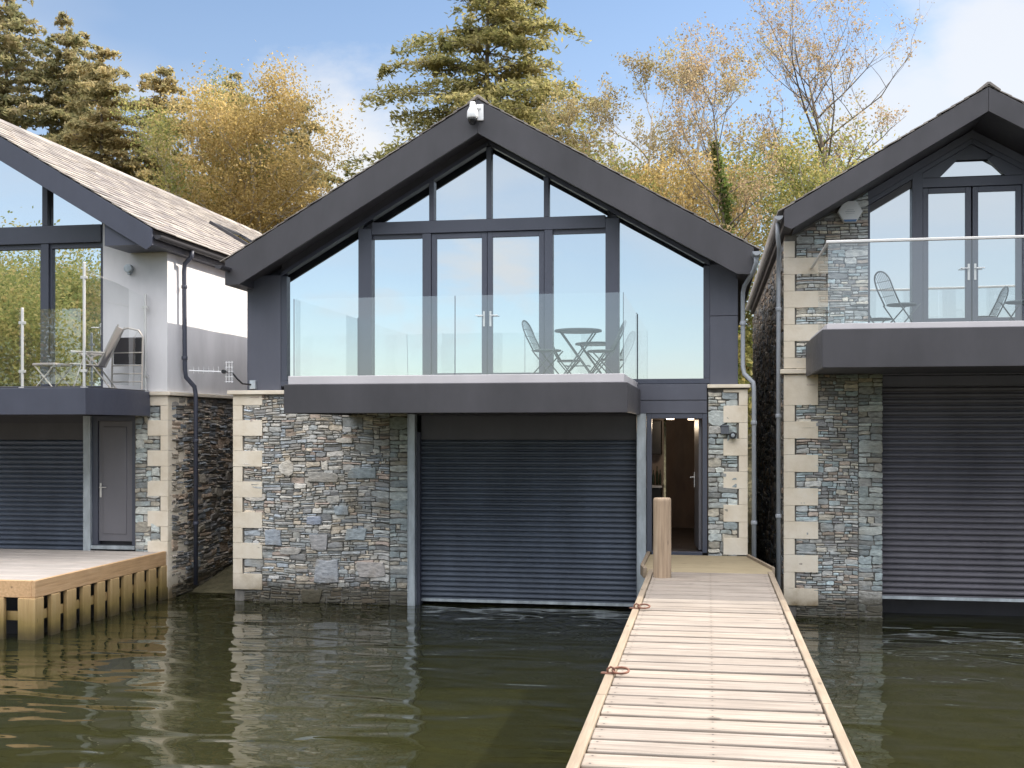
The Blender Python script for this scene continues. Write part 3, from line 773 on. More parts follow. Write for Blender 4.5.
# ================================================================== LEFT BOATHOUSE
G = thing('boathouse', 'white rendered boathouse at the left with pale slate roof and grey side door', 'building', (-12.66,0,0), 'gabled boathouses along the shore')
LX, LAZ, LM = -12.66, 8.37, .594
w = MB(); w.box(-9.38, -8.80, .03, .33, -1.2, 3.36); w.box(-9.1, -8.80, .33, 12, -1.2, 3.36)
lw = part('stone_wall', w, MORT, G)
st = MB(); rubble(st, -9.37, -8.93, -.8, 3.36, front(.03), 41, 'blue', .010, .045, 1.8, warp=.008)
part('rubble_facing', st, STONE, lw)
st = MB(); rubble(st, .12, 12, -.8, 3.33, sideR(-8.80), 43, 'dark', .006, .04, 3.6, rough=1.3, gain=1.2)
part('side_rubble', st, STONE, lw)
q = MB(); quoins(q, -8.78, -1, 2.95, .36, .13, .03)
part('quoins', q, LIME, lw, bev=.003)
q = MB()
z = 3.2; k = 0
while z > -.3:
    q.box(-8.80, -8.775, .03, .70 if k%2 else .28, z-.25+.0018, z-.0018); z -= .25; k += 1
q.box(-8.8,-8.775,.03,.7,3.2,3.34)
part('quoins', q, LIME, lw, bev=.003)
cp = MB(); cp.box(-9.6,-8.72,-.05,.1,3.36,3.42); cp.box(-8.86,-8.72,.1,12,3.36,3.42); part('coping', cp, LIME, lw, bev=.008)
w = MB()
w.prism([(-9.94,3.425),(-8.79,3.425),(-8.79,5.78),(-9.94,6.46)], 0, .33)
w.box(-9.04,-8.79,.33,12,3.425,5.75)
w.box(-9.1,-8.8,.4,11.79,5.0,5.74)
w.prism([(-16.5,0),(-8.8,0),(-8.8,5.7),(LX,8.0),(-16.5,5.7)], 11.8, 12.02)
rw = part('rendered_wall', w, WHITE, G)
# window bars
def zL(x): return 7.93-.594*abs(x-LX)-.0
g = MB(); gy0, gy1 = .10, .30
g.box(-15.38,-9.94,gy0,gy1,3.43,3.53)
for a, c in ((-10.03,-9.94),(-15.38,-15.29)): g.box(a,c,gy0+.01,gy1,3.532,zL(a)-.0)
for x in (-11.07,-12.66,-14.25): g.box(x-.07,x+.07,gy0+.005,gy1,3.532,5.94); g.box(x-.05,x+.05,gy0+.005,gy1,6.242,zL(x))
g.box(-15.288,-10.032,gy0-.01,gy1,5.942,6.24)
for sg in (-1,1):
    a = LX+sg*2.72; g.prism([(a,zL(a)),(LX,zL(LX)),(LX,zL(LX)+.09),(a,zL(a)+.09)], gy0+.015, gy1)
gf = part('glazed_gable', g, FRM, G, bev=.006)
for a, c in ((-15.30,-14.31),(-14.19,-12.72),(-12.60,-11.13),(-11.01,-10.02)):
    poly_pane('pane', rect(a,c,3.52,5.95), gf, .2)
    poly_pane('pane', [(a,6.23),(c,6.23),(c,zL(c)+.02),(a,zL(a)+.02)], gf, .2)
    t = MB(); t.box(a+.0,c-.0,.15,.23,5.86,5.942); t.box(a,a+.05,.15,.23,3.532,5.86); t.box(c-.05,c,.15,.23,3.532,5.86); part('casement', t, FRM, gf, bev=.004)
hm = MB(); hm.box(-10.045,-10.025,.09,.10,4.38,4.58); hm.tube([(-10.035,.10,4.50),(-10.035,.04,4.50),(-10.17,.035,4.50)],.010,8); part('handle', hm, STEEL, gf)
t = MB(); t.prism([(-15.4,3.0),(-9.93,3.0),(-9.93,6.4),(LX,8.05),(-15.4,6.4)], .32,.42); part('backing_wall', t, CHD, G)
LH0 = LX+8.63+.0
hxr = 4.04
roof(G, LX, LAZ, hxr, hxr, LM, -.82, 12.9, .42, 61)
barge(G, LX, LAZ, hxr, hxr, LM, -.85, .40, CHB, cut=.27, nib=.10)
t = MB()
for sg in (-1,1):
    xi = LX+sg*(hxr-.0); 
    t.prism([(LX,LAZ-.39),(LX+sg*3.2,LAZ-.39-LM*3.2),(LX+sg*3.2,LAZ-.35-LM*3.2),(LX,LAZ-.35)], -.79, .0)
part('soffit', t, paint('pale_soffit',(.42,.38,.38),.7,.05), G)
for sg in (-1,1):
    t = MB(); a = LX+sg*3.2; b2 = LX+sg*(hxr-.02); ze = LAZ-LM*hxr
    t.prism([(a,ze-.25),(b2,ze-.25),(b2,ze-.12),(a,ze-.12+LM*.8)], -.79, -.02)
    t.prism([(LX+sg*3.86,ze-.25),(b2,ze-.25),(b2,ze-.12),(LX+sg*3.86,ze-.02)], -.02, 12.9)
    part('boxed_eave', t, CHB, G)
gutter(G, -8.55, 5.86, -.8, 12.9, CHD, .065)
pipe(G, [(-8.55,.40,5.80),(-8.56,.40,5.70),(-8.69,.42,5.58),(-8.70,.42,5.45),(-8.70,.45,3.80),(-8.69,.47,3.68),(-8.60,.60,3.52),(-8.585,.62,3.38),(-8.585,.62,.15)], .038, CHB, [(-8.70,.44,4.0),(-8.70,.43,5.2),(-8.585,.62,2.6),(-8.585,.62,1.2)])
# rooflight on the slope
def on_slope(x, y, o): 
    L = math.hypot(1, LM); return (x+LM/L*o, y, LAZ-LM*(x-LX)+o/L)
t = MB()
def slab(x0,x1,y0,y1,o0,o1):
    vs = [on_slope(x,y,o) for o in (o0,o1) for x,y in ((x0,y0),(x1,y0),(x1,y1),(x0,y1))]
    t.add(vs, [(0,3,2,1),(4,5,6,7),(0,1,5,4),(1,2,6,5),(2,3,7,6),(3,0,4,7)])
slab(-10.95,-9.95,6.2,6.28,.0,.09); slab(-10.95,-9.95,7.7,7.78,.0,.09); slab(-10.95,-10.87,6.28,7.7,.0,.09); slab(-10.03,-9.95,6.28,7.7,.0,.09)
rl = part('rooflight', t, CHD, G)
t = MB(); slab(-10.87,-10.03,6.28,7.7,.02,.06); part('pane', t, WGLASS, rl)
# front: shutter, door
t = MB(); t.box(-10.29,-10.16,-.02,.12,-.5,3.02); part('steel_column', t, GALV, G, bev=.003)
shutter(G, -15.3, -10.29, .25, 2.62, 3.0, .24, .083, SHUT)
t = MB(); t.box(-10.16,-10.06,.04,.14,.86,3.02); t.box(-9.44,-9.38,.04,.14,.86,3.02); t.box(-10.06,-9.44,.04,.14,2.94,3.02)
sdr = part('side_door', t, FRM, G, bev=.004)
t = MB(); t.box(-10.055,-9.445,.07,.12,.93,2.935); part('leaf', t, DOORM, sdr, bev=.004)
t = MB(); t.box(-9.97,-9.55,.055,.069,1.05,2.84); part('door_panel', t, DOORM, sdr, bev=.01)
t = MB(); t.box(-10.16,-9.38,-.01,.14,.80,.858); part('sill', t, GALV, sdr, bev=.004)
lever(sdr, -10.015, 1.78, .068, 1)
t = MB(); t.box(-15.9,-9.36,.15,.30,2.9,3.5); t.box(-10.3,-9.38,.16,.3,.5,3.0); t.box(-15.9,-10.2,.6,.7,-1,3); part('recess_lining', t, CHD, G)
# balcony
b = MB(); b.box(-16.2,-9.08,-2.0,-1.96,3.02,3.42); b.box(-9.12,-9.08,-1.96,-.03,3.02,3.42)
lb_ = part('balcony', b, CHB, G, bev=.006)
b = MB(); b.box(-16.2,-9.12,-1.96,-.0,3.05,3.44); part('deck', b, CHD, lb_)
def rail_post(x, y, z0, z1):
    p = MB(); p.lathe([(.055,z0),(.055,z0+.012),(.022,z0+.014),(.022,z1),(.018,z1+.006)], x, y, 16)
    for zz in (z0+.25, z1-.22): p.box(x-.05,x+.05,y-.02,y+.02,zz-.02,zz+.02)
    part('post', p, STEEL, lb_, bev=.002)
rail_post(-10.15,-1.93,3.42,4.62); rail_post(-11.5,-1.93,3.42,4.62); rail_post(-9.14,-1.93,3.42,5.28); rail_post(-9.14,-.08,3.42,5.03)
gpanel(lb_, -11.45,-10.20,-1.935,-1.92,3.48,4.60); gpanel(lb_, -10.10,-9.19,-1.935,-1.92,3.48,4.60); gpanel(lb_, -14,-11.55,-1.935,-1.92,3.48,4.60)
p = MB(); p.add([(-9.147,-1.89,3.5),(-9.147,-.12,3.5),(-9.147,-.12,4.98),(-9.147,-1.89,5.2),(-9.133,-1.89,3.5),(-9.133,-.12,3.5),(-9.133,-.12,4.98),(-9.133,-1.89,5.2)], [(0,3,2,1),(4,5,6,7),(0,1,5,4),(1,2,6,5),(2,3,7,6),(3,0,4,7)]); part('glass_panel', p, CGLASS, lb_)
# wall light
t = MB(); t.lathe([(.05,-.09),(.07,-.085),(.07,-.01),(.03,-.002)], -9.45, 5.46, 20, 'y'); t.box(-9.47,-9.43,-.06,-.004,5.36,5.41)
tag(part('wall_lamp', t, GALV, None, bev=.003, loc=(-9.45,0,5.4)), 'small round grey outdoor light on the white wall above the reclining chair', 'lamp')

# ================================================================== RIGHT BOATHOUSE
K = thing('boathouse', 'right hand boathouse of grey slate with steel railed balcony and white hexagonal alarm box', 'building', (3.83,0,0), 'gabled boathouses along the shore')
RX, RAZ, RM = 3.83, 7.56, .585
w = MB(); w.box(1.14,2.54,.03,.33,-1.2,3.64); w.prism([(1.14,3.64),(2.34,3.64),(2.34,6.62),(1.14,5.9)],.03,.33)
w.box(1.14,1.44,.33,12,-1.2,5.7)
kw = part('stone_wall', w, MORT, K)
w = MB(); w.box(6.2,6.5,.03,12,-1.2,5.7); w.prism([(5.32,4.1),(6.2,4.1),(6.2,6.07),(5.32,6.5)],.03,.33); kw2 = part('stone_wall', w, MORT, K)
st = MB(); rubble(st, 5.325, 6.5, 3.70, 6.7, front(.03), 75, 'grey', .008, .04, 3.2, warp=.010, gain=1.3, top=lambda x: RAZ-.36-RM*abs(x-RX)); rubble(st, 6.2, 6.5, -.6, 3.62, front(.03), 76, 'grey', .010, .04, 2.2, warp=.006, gain=1.1); part('rubble_facing', st, STONE, kw2)
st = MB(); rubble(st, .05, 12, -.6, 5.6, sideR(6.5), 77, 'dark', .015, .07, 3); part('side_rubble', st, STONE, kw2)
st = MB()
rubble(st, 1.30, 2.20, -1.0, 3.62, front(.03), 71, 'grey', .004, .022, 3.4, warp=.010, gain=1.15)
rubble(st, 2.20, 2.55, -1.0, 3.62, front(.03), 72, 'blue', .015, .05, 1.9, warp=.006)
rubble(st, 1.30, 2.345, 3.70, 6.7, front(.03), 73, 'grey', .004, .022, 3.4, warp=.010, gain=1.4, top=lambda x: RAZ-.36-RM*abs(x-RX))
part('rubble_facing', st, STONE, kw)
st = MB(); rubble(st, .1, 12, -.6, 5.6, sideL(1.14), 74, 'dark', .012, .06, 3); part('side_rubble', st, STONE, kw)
q = MB(); quoins(q, 1.12, 1, 2.92, .50, .16, .03, ztop=3.62)
z = 5.62; k = 0
while z > 3.75:
    a = .50 if k%2 else .16
    q.box(1.12, 1.12+a, -.008, .03, max(z-.25,3.71)+.0018, z-.0018); z -= .25; k += 1
part('quoins', q, LIME, kw, bev=.003)
q = MB(); q.box(1.06,2.56,-.05,.3,3.63,3.70); part('string_course', q, LIME, kw, bev=.01)
cl = MB()
cl.prism([(2.34,4.1),(5.32,4.1),(5.32,6.3),(RX,7.2),(2.34,6.3)], .34,.5)
kg = part('cladding', cl, CH, K)
def zr(x): return 7.055-.585*abs(x-RX)
g = MB()
# gable face as strips around the glass
g.prism([(2.345,zr(2.345)+.03),(RX,zr(RX)+.03),(5.31,zr(5.31)+.03),(5.31,RAZ-.35-RM*1.48),(RX,RAZ-.36),(2.345,RAZ-.35-RM*1.485)], .12,.338)
part('gable_cladding', g, CHC, K)
def zp(x): return min(6.33, 7.055-.585*abs(x-RX)-.0)-.0
g = MB()
g.box(2.345,5.31,.12,.335,4.10,4.34)
g.box(2.345,2.385,.14,.335,4.342,zr(2.385)-.02)
for x in (3.06,4.60): g.box(x-.075,x+.075,.13,.335,4.342,zr(3.06)-.16+.16)
g.box(5.275,5.31,.14,.335,4.342,zr(5.28)-.02)
g.prism([(2.99,6.38),(4.67,6.38),(4.67,6.52),(2.99,6.52)], .135,.335)
for a, c in ((2.345,RX),(5.31,RX)): g.prism([(a,zr(a)-.05),(c,zr(c)-.05),(c,zr(c)+.03),(a,zr(a)+.03)], .132,.335)
g.prism([(3.5,6.78),(4.16,6.78),(4.16,7.1),(3.5,7.1)], .2,.335)
for sg in (-1,1): g.prism([(RX+sg*.80,6.522),(RX+sg*.455,6.522),(RX+sg*.215,6.765),(RX+sg*.30,zr(RX+.30)-.052),(RX+sg*.80,zr(RX+.80)-.052)], .137,.335)
kf = part('glazed_gable', g, FRM, K, bev=.005)
poly_pane('pane', [(2.37,4.32),(3.0,4.32),(3.0,zr(3.0)-.16),(2.37,zr(2.37)-.16)], kf)
t = MB(); t.prism([(2.386,zr(2.386)-.16),(2.984,zr(2.984)-.16),(2.984,zr(2.984)-.055),(2.386,zr(2.386)-.055)], .17,.3); part('head_bar', t, CH, kf)
t = MB(); t.prism([(4.676,zr(4.676)-.16),(5.27,zr(5.27)-.16),(5.27,zr(5.27)-.055),(4.676,zr(4.676)-.055)], .17,.3); part('head_bar', t, CH, kf)
poly_pane('pane', [(4.66,4.32),(5.29,4.32),(5.29,zr(5.29)-.16),(4.66,zr(4.66)-.16)], kf)
poly_pane('pane', [(3.36,6.54),(4.30,6.54),(4.06,6.75),(3.60,6.75)], kf, .19)
gdoor(K, 3.14, 3.82, 4.345, 6.375, .16, 3.785, -1, 5.12, .08)
gdoor(K, 3.84, 4.52, 4.345, 6.375, .16, 3.875, 1, 5.12, .08)
roof(K, RX, RAZ, 2.76, 2.76, RM, -.82, 12.2, .35, 81)
barge(K, RX, RAZ, 2.76, 2.76, RM, -.85, .35, CH, cut=.24, nib=.1)
t = MB()
for sg in (-1,1):
    t.prism([(RX,RAZ-.34),(RX+sg*2.6,RAZ-.34-RM*2.6),(RX+sg*2.6,RAZ-.31-RM*2.6),(RX,RAZ-.31)], -.79, .34)
    t.box(RX+sg*2.62,RX+sg*2.755,-.79,12,5.72,5.85)
part('soffit', t, CHD, K)
gutter(K, 1.0, 5.86, -.8, 12, GUT)
pipe(K, [(1.0,-.55,5.8),(1.0,-.55,5.6),(1.03,-.4,5.45),(1.04,-.04,5.2),(1.04,-.03,5.0),(1.04,-.03,.2)], .032, GUT, [(1.04,-.03,4.6),(1.04,-.03,3.0),(1.04,-.03,1.5)])
b = MB(); b.box(1.44,6.25,-2.5,-2.46,3.59,4.08); b.box(1.44,1.48,-2.46,-.02,3.59,4.08); b.box(6.21,6.25,-2.46,-.02,3.59,4.08)
kb = part('balcony', b, CH, K, bev=.006)
b = MB(); b.box(1.48,6.21,-2.46,.12,3.62,4.07); part('deck', b, CHD, kb)
b = MB(); b.box(1.50,6.2,-2.47,-2.38,4.082,4.155); b.box(1.50,1.59,-2.379,-.02,4.082,4.155); part('trim', b, STRIP, kb, bev=.005)
gpanel(kb, 1.53, 3.86, -2.435,-2.42, 4.13, 5.19); gpanel(kb, 3.88, 6.1, -2.435,-2.42, 4.13, 5.19); gpanel(kb, 1.52,1.535,-2.40,-.03,4.13,5.19)
t = MB(); t.bar((1.49,-2.43,5.205),(6.15,-2.43,5.205),.05,.035); t.bar((1.525,-2.40,5.205),(1.525,-.02,5.205),.035,.035); part('top_rail', t, STEEL, kb, bev=.006)
t = MB(); t.box(2.56,6.1,.6,.7,-1,3.6); t.box(2.54,6.2,.05,.62,3.60,3.64); part('recess_lining', t, CHD, K)
t = MB(); t.box(2.54,6.2,.02,.119,3.60,4.10); part('lintel_cladding', t, CH, K)
shutter(K, 2.555, 6.2, .27, 3.44, 3.6, .2, .088, SHUTR)
# alarm box
ab = thing('alarm_box', 'white hexagonal alarm box high on the slate wall of the right boathouse', 'alarm box', (2.07,-.03,6.02))
t = MB(); hexp = [(2.07+.18*math.cos(R(60*k+0)), 6.02+.18*math.sin(R(60*k+0))) for k in range(6)]
t.prism(hexp, -.10, -.01); part('cover', t, WPLAS, ab, bev=.012)
t = MB(); t.prism([(1.99,5.868),(2.15,5.868),(2.165,5.90),(1.975,5.90)], -.108,-.098); part('strobe', t, BLUET, ab)
t = MB(); t.box(2.0,2.14,-.1025,-.1005,6.015,6.022); t.box(2.02,2.12,-.1025,-.1005,6.04,6.045); t.box(2.01,2.13,-.1025,-.1005,5.99,5.995); part('lettering', t, paint('grey_print',(.45,.47,.5),.5,.05), ab)

# ================================================================== ANTENNA
A = thing('antenna', 'white rod aerial with grid reflector on a black arm at the central boathouse corner', 'antenna', (-7.40,.0,3.5))
t = MB(); t.bar((-8.30,-.22,3.755),(-7.72,-.22,3.73),.018,.018); part('boom', t, WPLAS, A)
t = MB()
for i in range(6):
    x = -8.22+i*.085; t.tube([(x,-.22,3.755-.05),(x,-.22,3.755+.055)], .0035, 6)
part('elements', t, WPLAS, A)
t = MB()
for x in (-7.67,-7.62,-7.57): t.tube([(x,-.2,3.55),(x,-.2,3.90)], .005, 6)
for i in range(5): t.tube([(-7.69,-.2,3.57+i*.078),(-7.55,-.2,3.57+i*.078)], .004, 6)
part('reflector', t, WPLAS, A)
t = MB(); t.lathe([(.03,-.26),(.034,-.25),(.034,-.19),(.03,-.18)], -7.70, 3.73, 14, 'y'); t.tube([(-7.70,-.2,3.73),(-7.58,-.18,3.72),(-7.52,-.12,3.62),(-7.47,-.02,3.54),(-7.38,.1,3.53),(-7.36,.16,3.53)], .014, 8)
part('arm', t, BLK, A)
t = MB(); t.box(-7.40,-7.30,.10,.152,3.46,3.60); part('bracket', t, GALV, A, bev=.004)

# ================================================================== JETTY
J = thing('jetty', 'pale timber boarded jetty running from the open door towards the viewer', 'jetty', (0,-.3,0))
JX0, JX1 = -.78, .84
t = MB(); y = -2.35; rg = random.Random(5)
while y > -19:
    p = .292
    a, b2 = y-p+.066, y
    z = .92+rg.uniform(-.003,.003); tl = rg.uniform(-.003,.003)
    x0, x1 = JX0+.073+rg.uniform(-.004,.004), JX1-.073+rg.uniform(-.004,.004)
    t.add([(x0,a,z-.045),(x1,a,z-.045+tl),(x1,b2,z-.045+tl),(x0,b2,z-.045),(x0,a,z-.004),(x1,a,z+tl-.004),(x1,b2,z+tl),(x0,b2,z)],
          [(0,3,2,1),(4,5,6,7),(0,1,5,4),(1,2,6,5),(2,3,7,6),(3,0,4,7)])
    y -= p
part('deck_boards', t, DECK, J, bev=.009)
for x0,x1 in ((JX0,JX0+.068),(JX1-.068,JX1)):
    t = MB()
    for a,b2 in ((-19,-14.21),(-14.2,-9.41),(-9.4,-4.61),(-4.6,-2.2)):
        t.box(x0,x1,a,b2,.80,.935)
    part('edge_board', t, EDGE, J, bev=.008)
t = MB(); 
for x in (JX0+.05, 0, JX1-.12):
    t = MB(); t.box(x, x+.07, -19, -.3, .70, .858); part('bearer', t, LAND, J)
t = MB(); t.plate([(-.80,-2.33),(-.86,-1.9),(-.86,-.35),(.56,-.35),(.60,-.55),(.84,-1.95),(.84,-2.33)], .86,.925)
part('landing', t, LAND, J, bev=.008)
t = MB()
for a in ((-.86,-.35,-.86,-2.0),(-.86,-2.0,-.80,-2.33)): t.bar((a[0]-.02,a[1],.90),(a[2]-.02,a[3],.90),.05,.14)
part('edge_board', t, EDGE, J, bev=.006); t = MB()
t.bar((.58,-.45,.90),(.86,-1.98,.90),.04,.13)
part('edge_board', t, EDGE, J, bev=.006)
for x in (JX0+.1, JX1-.1):
    for y in (-2.0,-6.5,-11.0,-15.5):
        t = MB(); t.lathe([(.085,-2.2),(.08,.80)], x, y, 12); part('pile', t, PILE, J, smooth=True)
def ring(x, y):
    t = MB(); c = Vector((x,y,.955)); pts = []
    for k in range(20):
        a = 2*math.pi*k/20; pts.append(c + Vector((.062*math.cos(a), .055*math.sin(a), .012*math.sin(a)+.006)))
    t.tube(pts, .009, 8, closed=True)
    t.tube([(x-.05,y,.93),(x-.05,y,.975),(x-.075,y,.985),(x-.10,y,.97),(x-.10,y,.93)], .009, 8); t.box(x-.15,x-.03,y-.03,y+.03,.936,.942)
    part('mooring_ring', t, RUST, J, smooth=True)
ring(-.66,-8.72); ring(-.66,-5.55)
P = MB(); P.lathe([(.118,-1.5),(.115,.5),(.113,1.88),(.113,1.90),(.108,1.922),(.10,1.93),(.06,1.932)], -.575, -2.89, 28)
tag(part('mooring_post', P, POSTW, None, smooth=True, bev=.0, loc=(-.575,-2.89,.9)), 'thick round timber mooring post standing at the left edge of the jetty', 'post')

# ================================================================== LEFT DOCK
Dk = thing('dock', 'low timber dock on close set posts in front of the grey side door', 'dock', (-11,-1.5,0))
t = MB(); y = -.0; rg = random.Random(9)
while y > -3.62:
    t.box(-16, -8.86, max(y-.142,-3.63), y-.004, .735, .775+rg.uniform(-.002,.002)); y -= .146
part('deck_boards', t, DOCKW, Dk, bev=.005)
t = MB(); t.box(-8.86,-8.80,-3.70,-.02,.56,.79); t.box(-16,-8.862,-3.70,-3.635,.56,.79); part('fascia', t, RAILW, Dk, bev=.008)
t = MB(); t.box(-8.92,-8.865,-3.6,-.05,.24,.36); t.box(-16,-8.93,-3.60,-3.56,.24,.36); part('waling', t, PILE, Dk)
t = MB(); t.box(-15.9,-9.0,-3.3,-.03,-1.5,.7); part('core', t, CHD, Dk)
rg = random.Random(3)
for i in range(10):
    y = -3.61 + i*.392; wv = rg.uniform(.10,.125); o = rg.uniform(-.008,.008)
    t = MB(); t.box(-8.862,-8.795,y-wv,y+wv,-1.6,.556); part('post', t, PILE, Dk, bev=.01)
for i in range(16):
    x = -8.95 - i*.40; wv = rg.uniform(.09,.11)
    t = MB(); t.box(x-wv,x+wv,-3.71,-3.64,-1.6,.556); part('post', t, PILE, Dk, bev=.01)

# ================================================================== FURNITURE
def ell(cx, cz, rx, rz, y, n, a0, a1):
    return [(cx+rx*math.cos(R(a0+(a1-a0)*k/n)), y, cz+rz*math.sin(R(a0+(a1-a0)*k/n))) for k in range(n+1)]
FZ = 3.50
T = thing('bistro_table', 'small round dark folding table between the two metal chairs', 'table', (0,0,0))
t = MB(); t.lathe([(.33,.715),(.345,.72),(.345,.74),(.335,.748)], 0, 0, 40); part('table_top', t, FURN, T)
for y in (-.13,.13):
    for sg in (-1,1):
        t = MB(); t.tube([(sg*.26,y+(.012 if sg>0 else -.012),.0),(0,y+(.012 if sg>0 else -.012),.36),(-sg*.25,y+(.012 if sg>0 else -.012),.715)], .011, 8); part('leg', t, FURN, T)
t = MB(); t.tube([(-.16,-.15,.22),(-.16,.15,.22)], .01, 8); t.tube([(.16,-.15,.22),(.16,.15,.22)], .01, 8); t.box(-.17,.17,-.02,.02,.215,.23); part('brace', t, FURN, T)
T.location = (-1.86,-1.05,FZ)
def bistro_chair(label, group='metal bistro chairs on the balconies'):
    c = thing('folding_chair', label, 'chair', (0,0,0), group)
    # chair faces +X; back at -X
    t = MB(); t.lathe([(.19,.435),(.205,.44),(.205,.455),(.19,.462)], .02, 0, 30); part('seat', t, FURN, c)
    b = MB()
    pts = []
    for k in range(15):
        a = math.pi*k/14; yy = .185*math.cos(a); h = .66+.24*math.sin(a)**.6; pts.append((-.16-.30*(h-.44)/.46*.6, yy, h))
    pts = [(-.13,.18,.44)]+pts+[(-.13,-.18,.44)]
    b.tube(pts, .011, 8)
    part('back_frame', b, FURN, c, smooth=True)
    b = MB()
    for yy in (-.12,-.08,-.04,0,.04,.08,.12):
        zt = .66+.235*math.sqrt(max(0,1-(yy/.185)**2)); b.tube([(-.14,yy,.47),(-.16-.30*(zt-.44)/.46*.6,yy,zt)], .004, 6)
    for h in (.56,.66,.76): b.tube([(-.16-.30*(h-.44)/.46*.6,-.16,h),(-.16-.30*(h-.44)/.46*.6,.16,h)], .004, 6)
    part('backrest', b, FURN, c)
    for y in (-.19,.19):
        t = MB(); t.tube([(-.15,y,.45),(.22,y,0)], .010, 8); part('leg', t, FURN, c)
        t = MB(); t.tube([(.20,y*.93,.45),(-.24,y*.93,0)], .010, 8); part('leg', t, FURN, c)
    t = MB(); t.tube([(.18,-.19,.05),(.18,.19,.05)],.008,6); t.tube([(-.2,-.177,.05),(-.2,.177,.05)],.008,6); part('stretcher', t, FURN, c)
    return c
c1 = bistro_chair('dark metal chair left of the round table on the central balcony')
c1.location = (-2.33,-1.05,FZ); c1.rotation_euler = (0,0,R(-12))
dup(c1, (-1.53,-.80,FZ), R(195), 'dark metal chair right of the round table, behind the corner of the glass balustrade')
dup(c1, (2.66,-.85,4.10), R(25), 'dark metal chair on the steel railed balcony, beside the slate wall')
dup(c1, (4.25,-.9,4.10), R(-150), 'dark metal chair cut off by the right edge of the photo, outside the patio doors')
# recliner on the left balcony
Rc = thing('reclining_chair', 'cream reclining garden chair on the left balcony behind the steel post', 'chair', (0,0,0))
t = MB(); t.prism([(-.02,.40),(.42,.38),(.44,.40),(-.02,.425)], -.24,.24); part('seat', t, SLING, Rc, bev=.005)
t = MB(); t.prism([(.42,.40),(.72,1.04),(.70,1.06),(.40,.42)], -.24,.24); part('backrest', t, SLING, Rc, bev=.005)
for s in (-.27,.27):
    t = MB(); t.tube([(-.04,s,.42),(.42,s,.39),(.74,s,1.08)], .014, 8); part('side_frame', t, CREAM, Rc)
    t = MB(); t.tube([(-.02,s,.62),(.52,s,.60)], .018, 8); part('armrest', t, CREAM, Rc)
    t = MB(); t.tube([(.12,s,.60),(.30,s,.42),(.62,s,.0)], .013, 8); part('leg', t, CREAM, Rc)
    t = MB(); t.tube([(.02,s,.0),(.02,s,.02),(.20,s,.56),(.30,s,.60)], .013, 8); part('leg', t, CREAM, Rc)
t = MB(); t.tube([(.62,-.27,.02),(.62,.27,.02)], .012, 8); t.tube([(.02,-.27,.02),(.02,.27,.02)], .012, 8); part('stretcher', t, CREAM, Rc)
Rc.location = (-9.98,-.75,3.44); Rc.rotation_euler = (0,0,R(18)); Rc.scale=(.95,.95,.95)
Fs = thing('footstool', 'low cream folding footstool left of the reclining chair', 'footstool', (0,0,0))
t = MB(); t.box(-.22,.22,-.22,.22,.36,.40); part('seat', t, SLING, Fs, bev=.01)
for s in (-.2,.2):
    t = MB(); t.tube([(-.2,s,.37),(.18,s,0)], .012, 8); part('leg', t, CREAM, Fs)
    t = MB(); t.tube([(.2,s,.37),(-.18,s,0)], .012, 8); part('leg', t, CREAM, Fs)
Fs.location = (-10.22,-1.0,3.44); Fs.rotation_euler = (0,0,R(-10))
Bx = thing('folded_stand', 'pale folding stand with a black panel leaning against the white wall of the left balcony', 'stand', (0,0,0))
t = MB(); t.box(-.23,.23,-.02,.05,.38,.78); part('panel', t, BLK, Bx, bev=.015)
t = MB(); t.tube([(-.25,-.03,0),(-.25,0,.78),(-.18,0,.88),(0,.0,.92),(.18,0,.88),(.25,0,.78),(.25,-.03,0)], .014, 8)
for z in (.12,.24,.36,.55): t.tube([(-.25,-.03,z),(.25,-.03,z)], .009, 8)
part('frame', t, CREAM, Bx)
Bx.location = (-9.33,-.30,3.44); Bx.rotation_euler = (0,0,R(-4)); Bx.scale = (1.1,1.1,1.1)

# ================================================================== TREES
def leafmesh(name, C, size, mat, par, seed, flat=0.0, aspect=1.6, loc=None):
    rs = np.random.RandomState(seed); n = len(C); C = np.asarray(C)
    off = np.array(rootloc(par)) if par else np.array(loc); C = C - off
    nrm = rs.normal(size=(n,3)); nrm[:,2] += flat*3; nrm /= np.linalg.norm(nrm,axis=1)[:,None]
    a = rs.normal(size=(n,3)); a -= nrm*(a*nrm).sum(1)[:,None]; a /= np.linalg.norm(a,axis=1)[:,None]
    b = np.cross(nrm, a)
    s = size*rs.uniform(.6,1.35,(n,1)); u = a*s*aspect*.5; v = b*s*.5
    vs = np.stack([C-u, C-v*.9+u*.05, C+u, C+v*.9+u*.05], 1).reshape(-1,3)
    me = bpy.data.meshes.new(name)
    me.vertices.add(4*n); me.vertices.foreach_set('co', vs.ravel().astype(np.float32))
    me.loops.add(4*n); me.loops.foreach_set('vertex_index', np.arange(4*n, dtype=np.int32))
    me.polygons.add(n); me.polygons.foreach_set('loop_start', np.arange(0,4*n,4,dtype=np.int32)); me.polygons.foreach_set('loop_total', np.full(n,4,dtype=np.int32))
    me.update(calc_edges=True); me.materials.append(mat)
    o = bpy.data.objects.new(name, me); COL.objects.link(o)
    if par: o.parent = par
    else: o.location = off
    return o

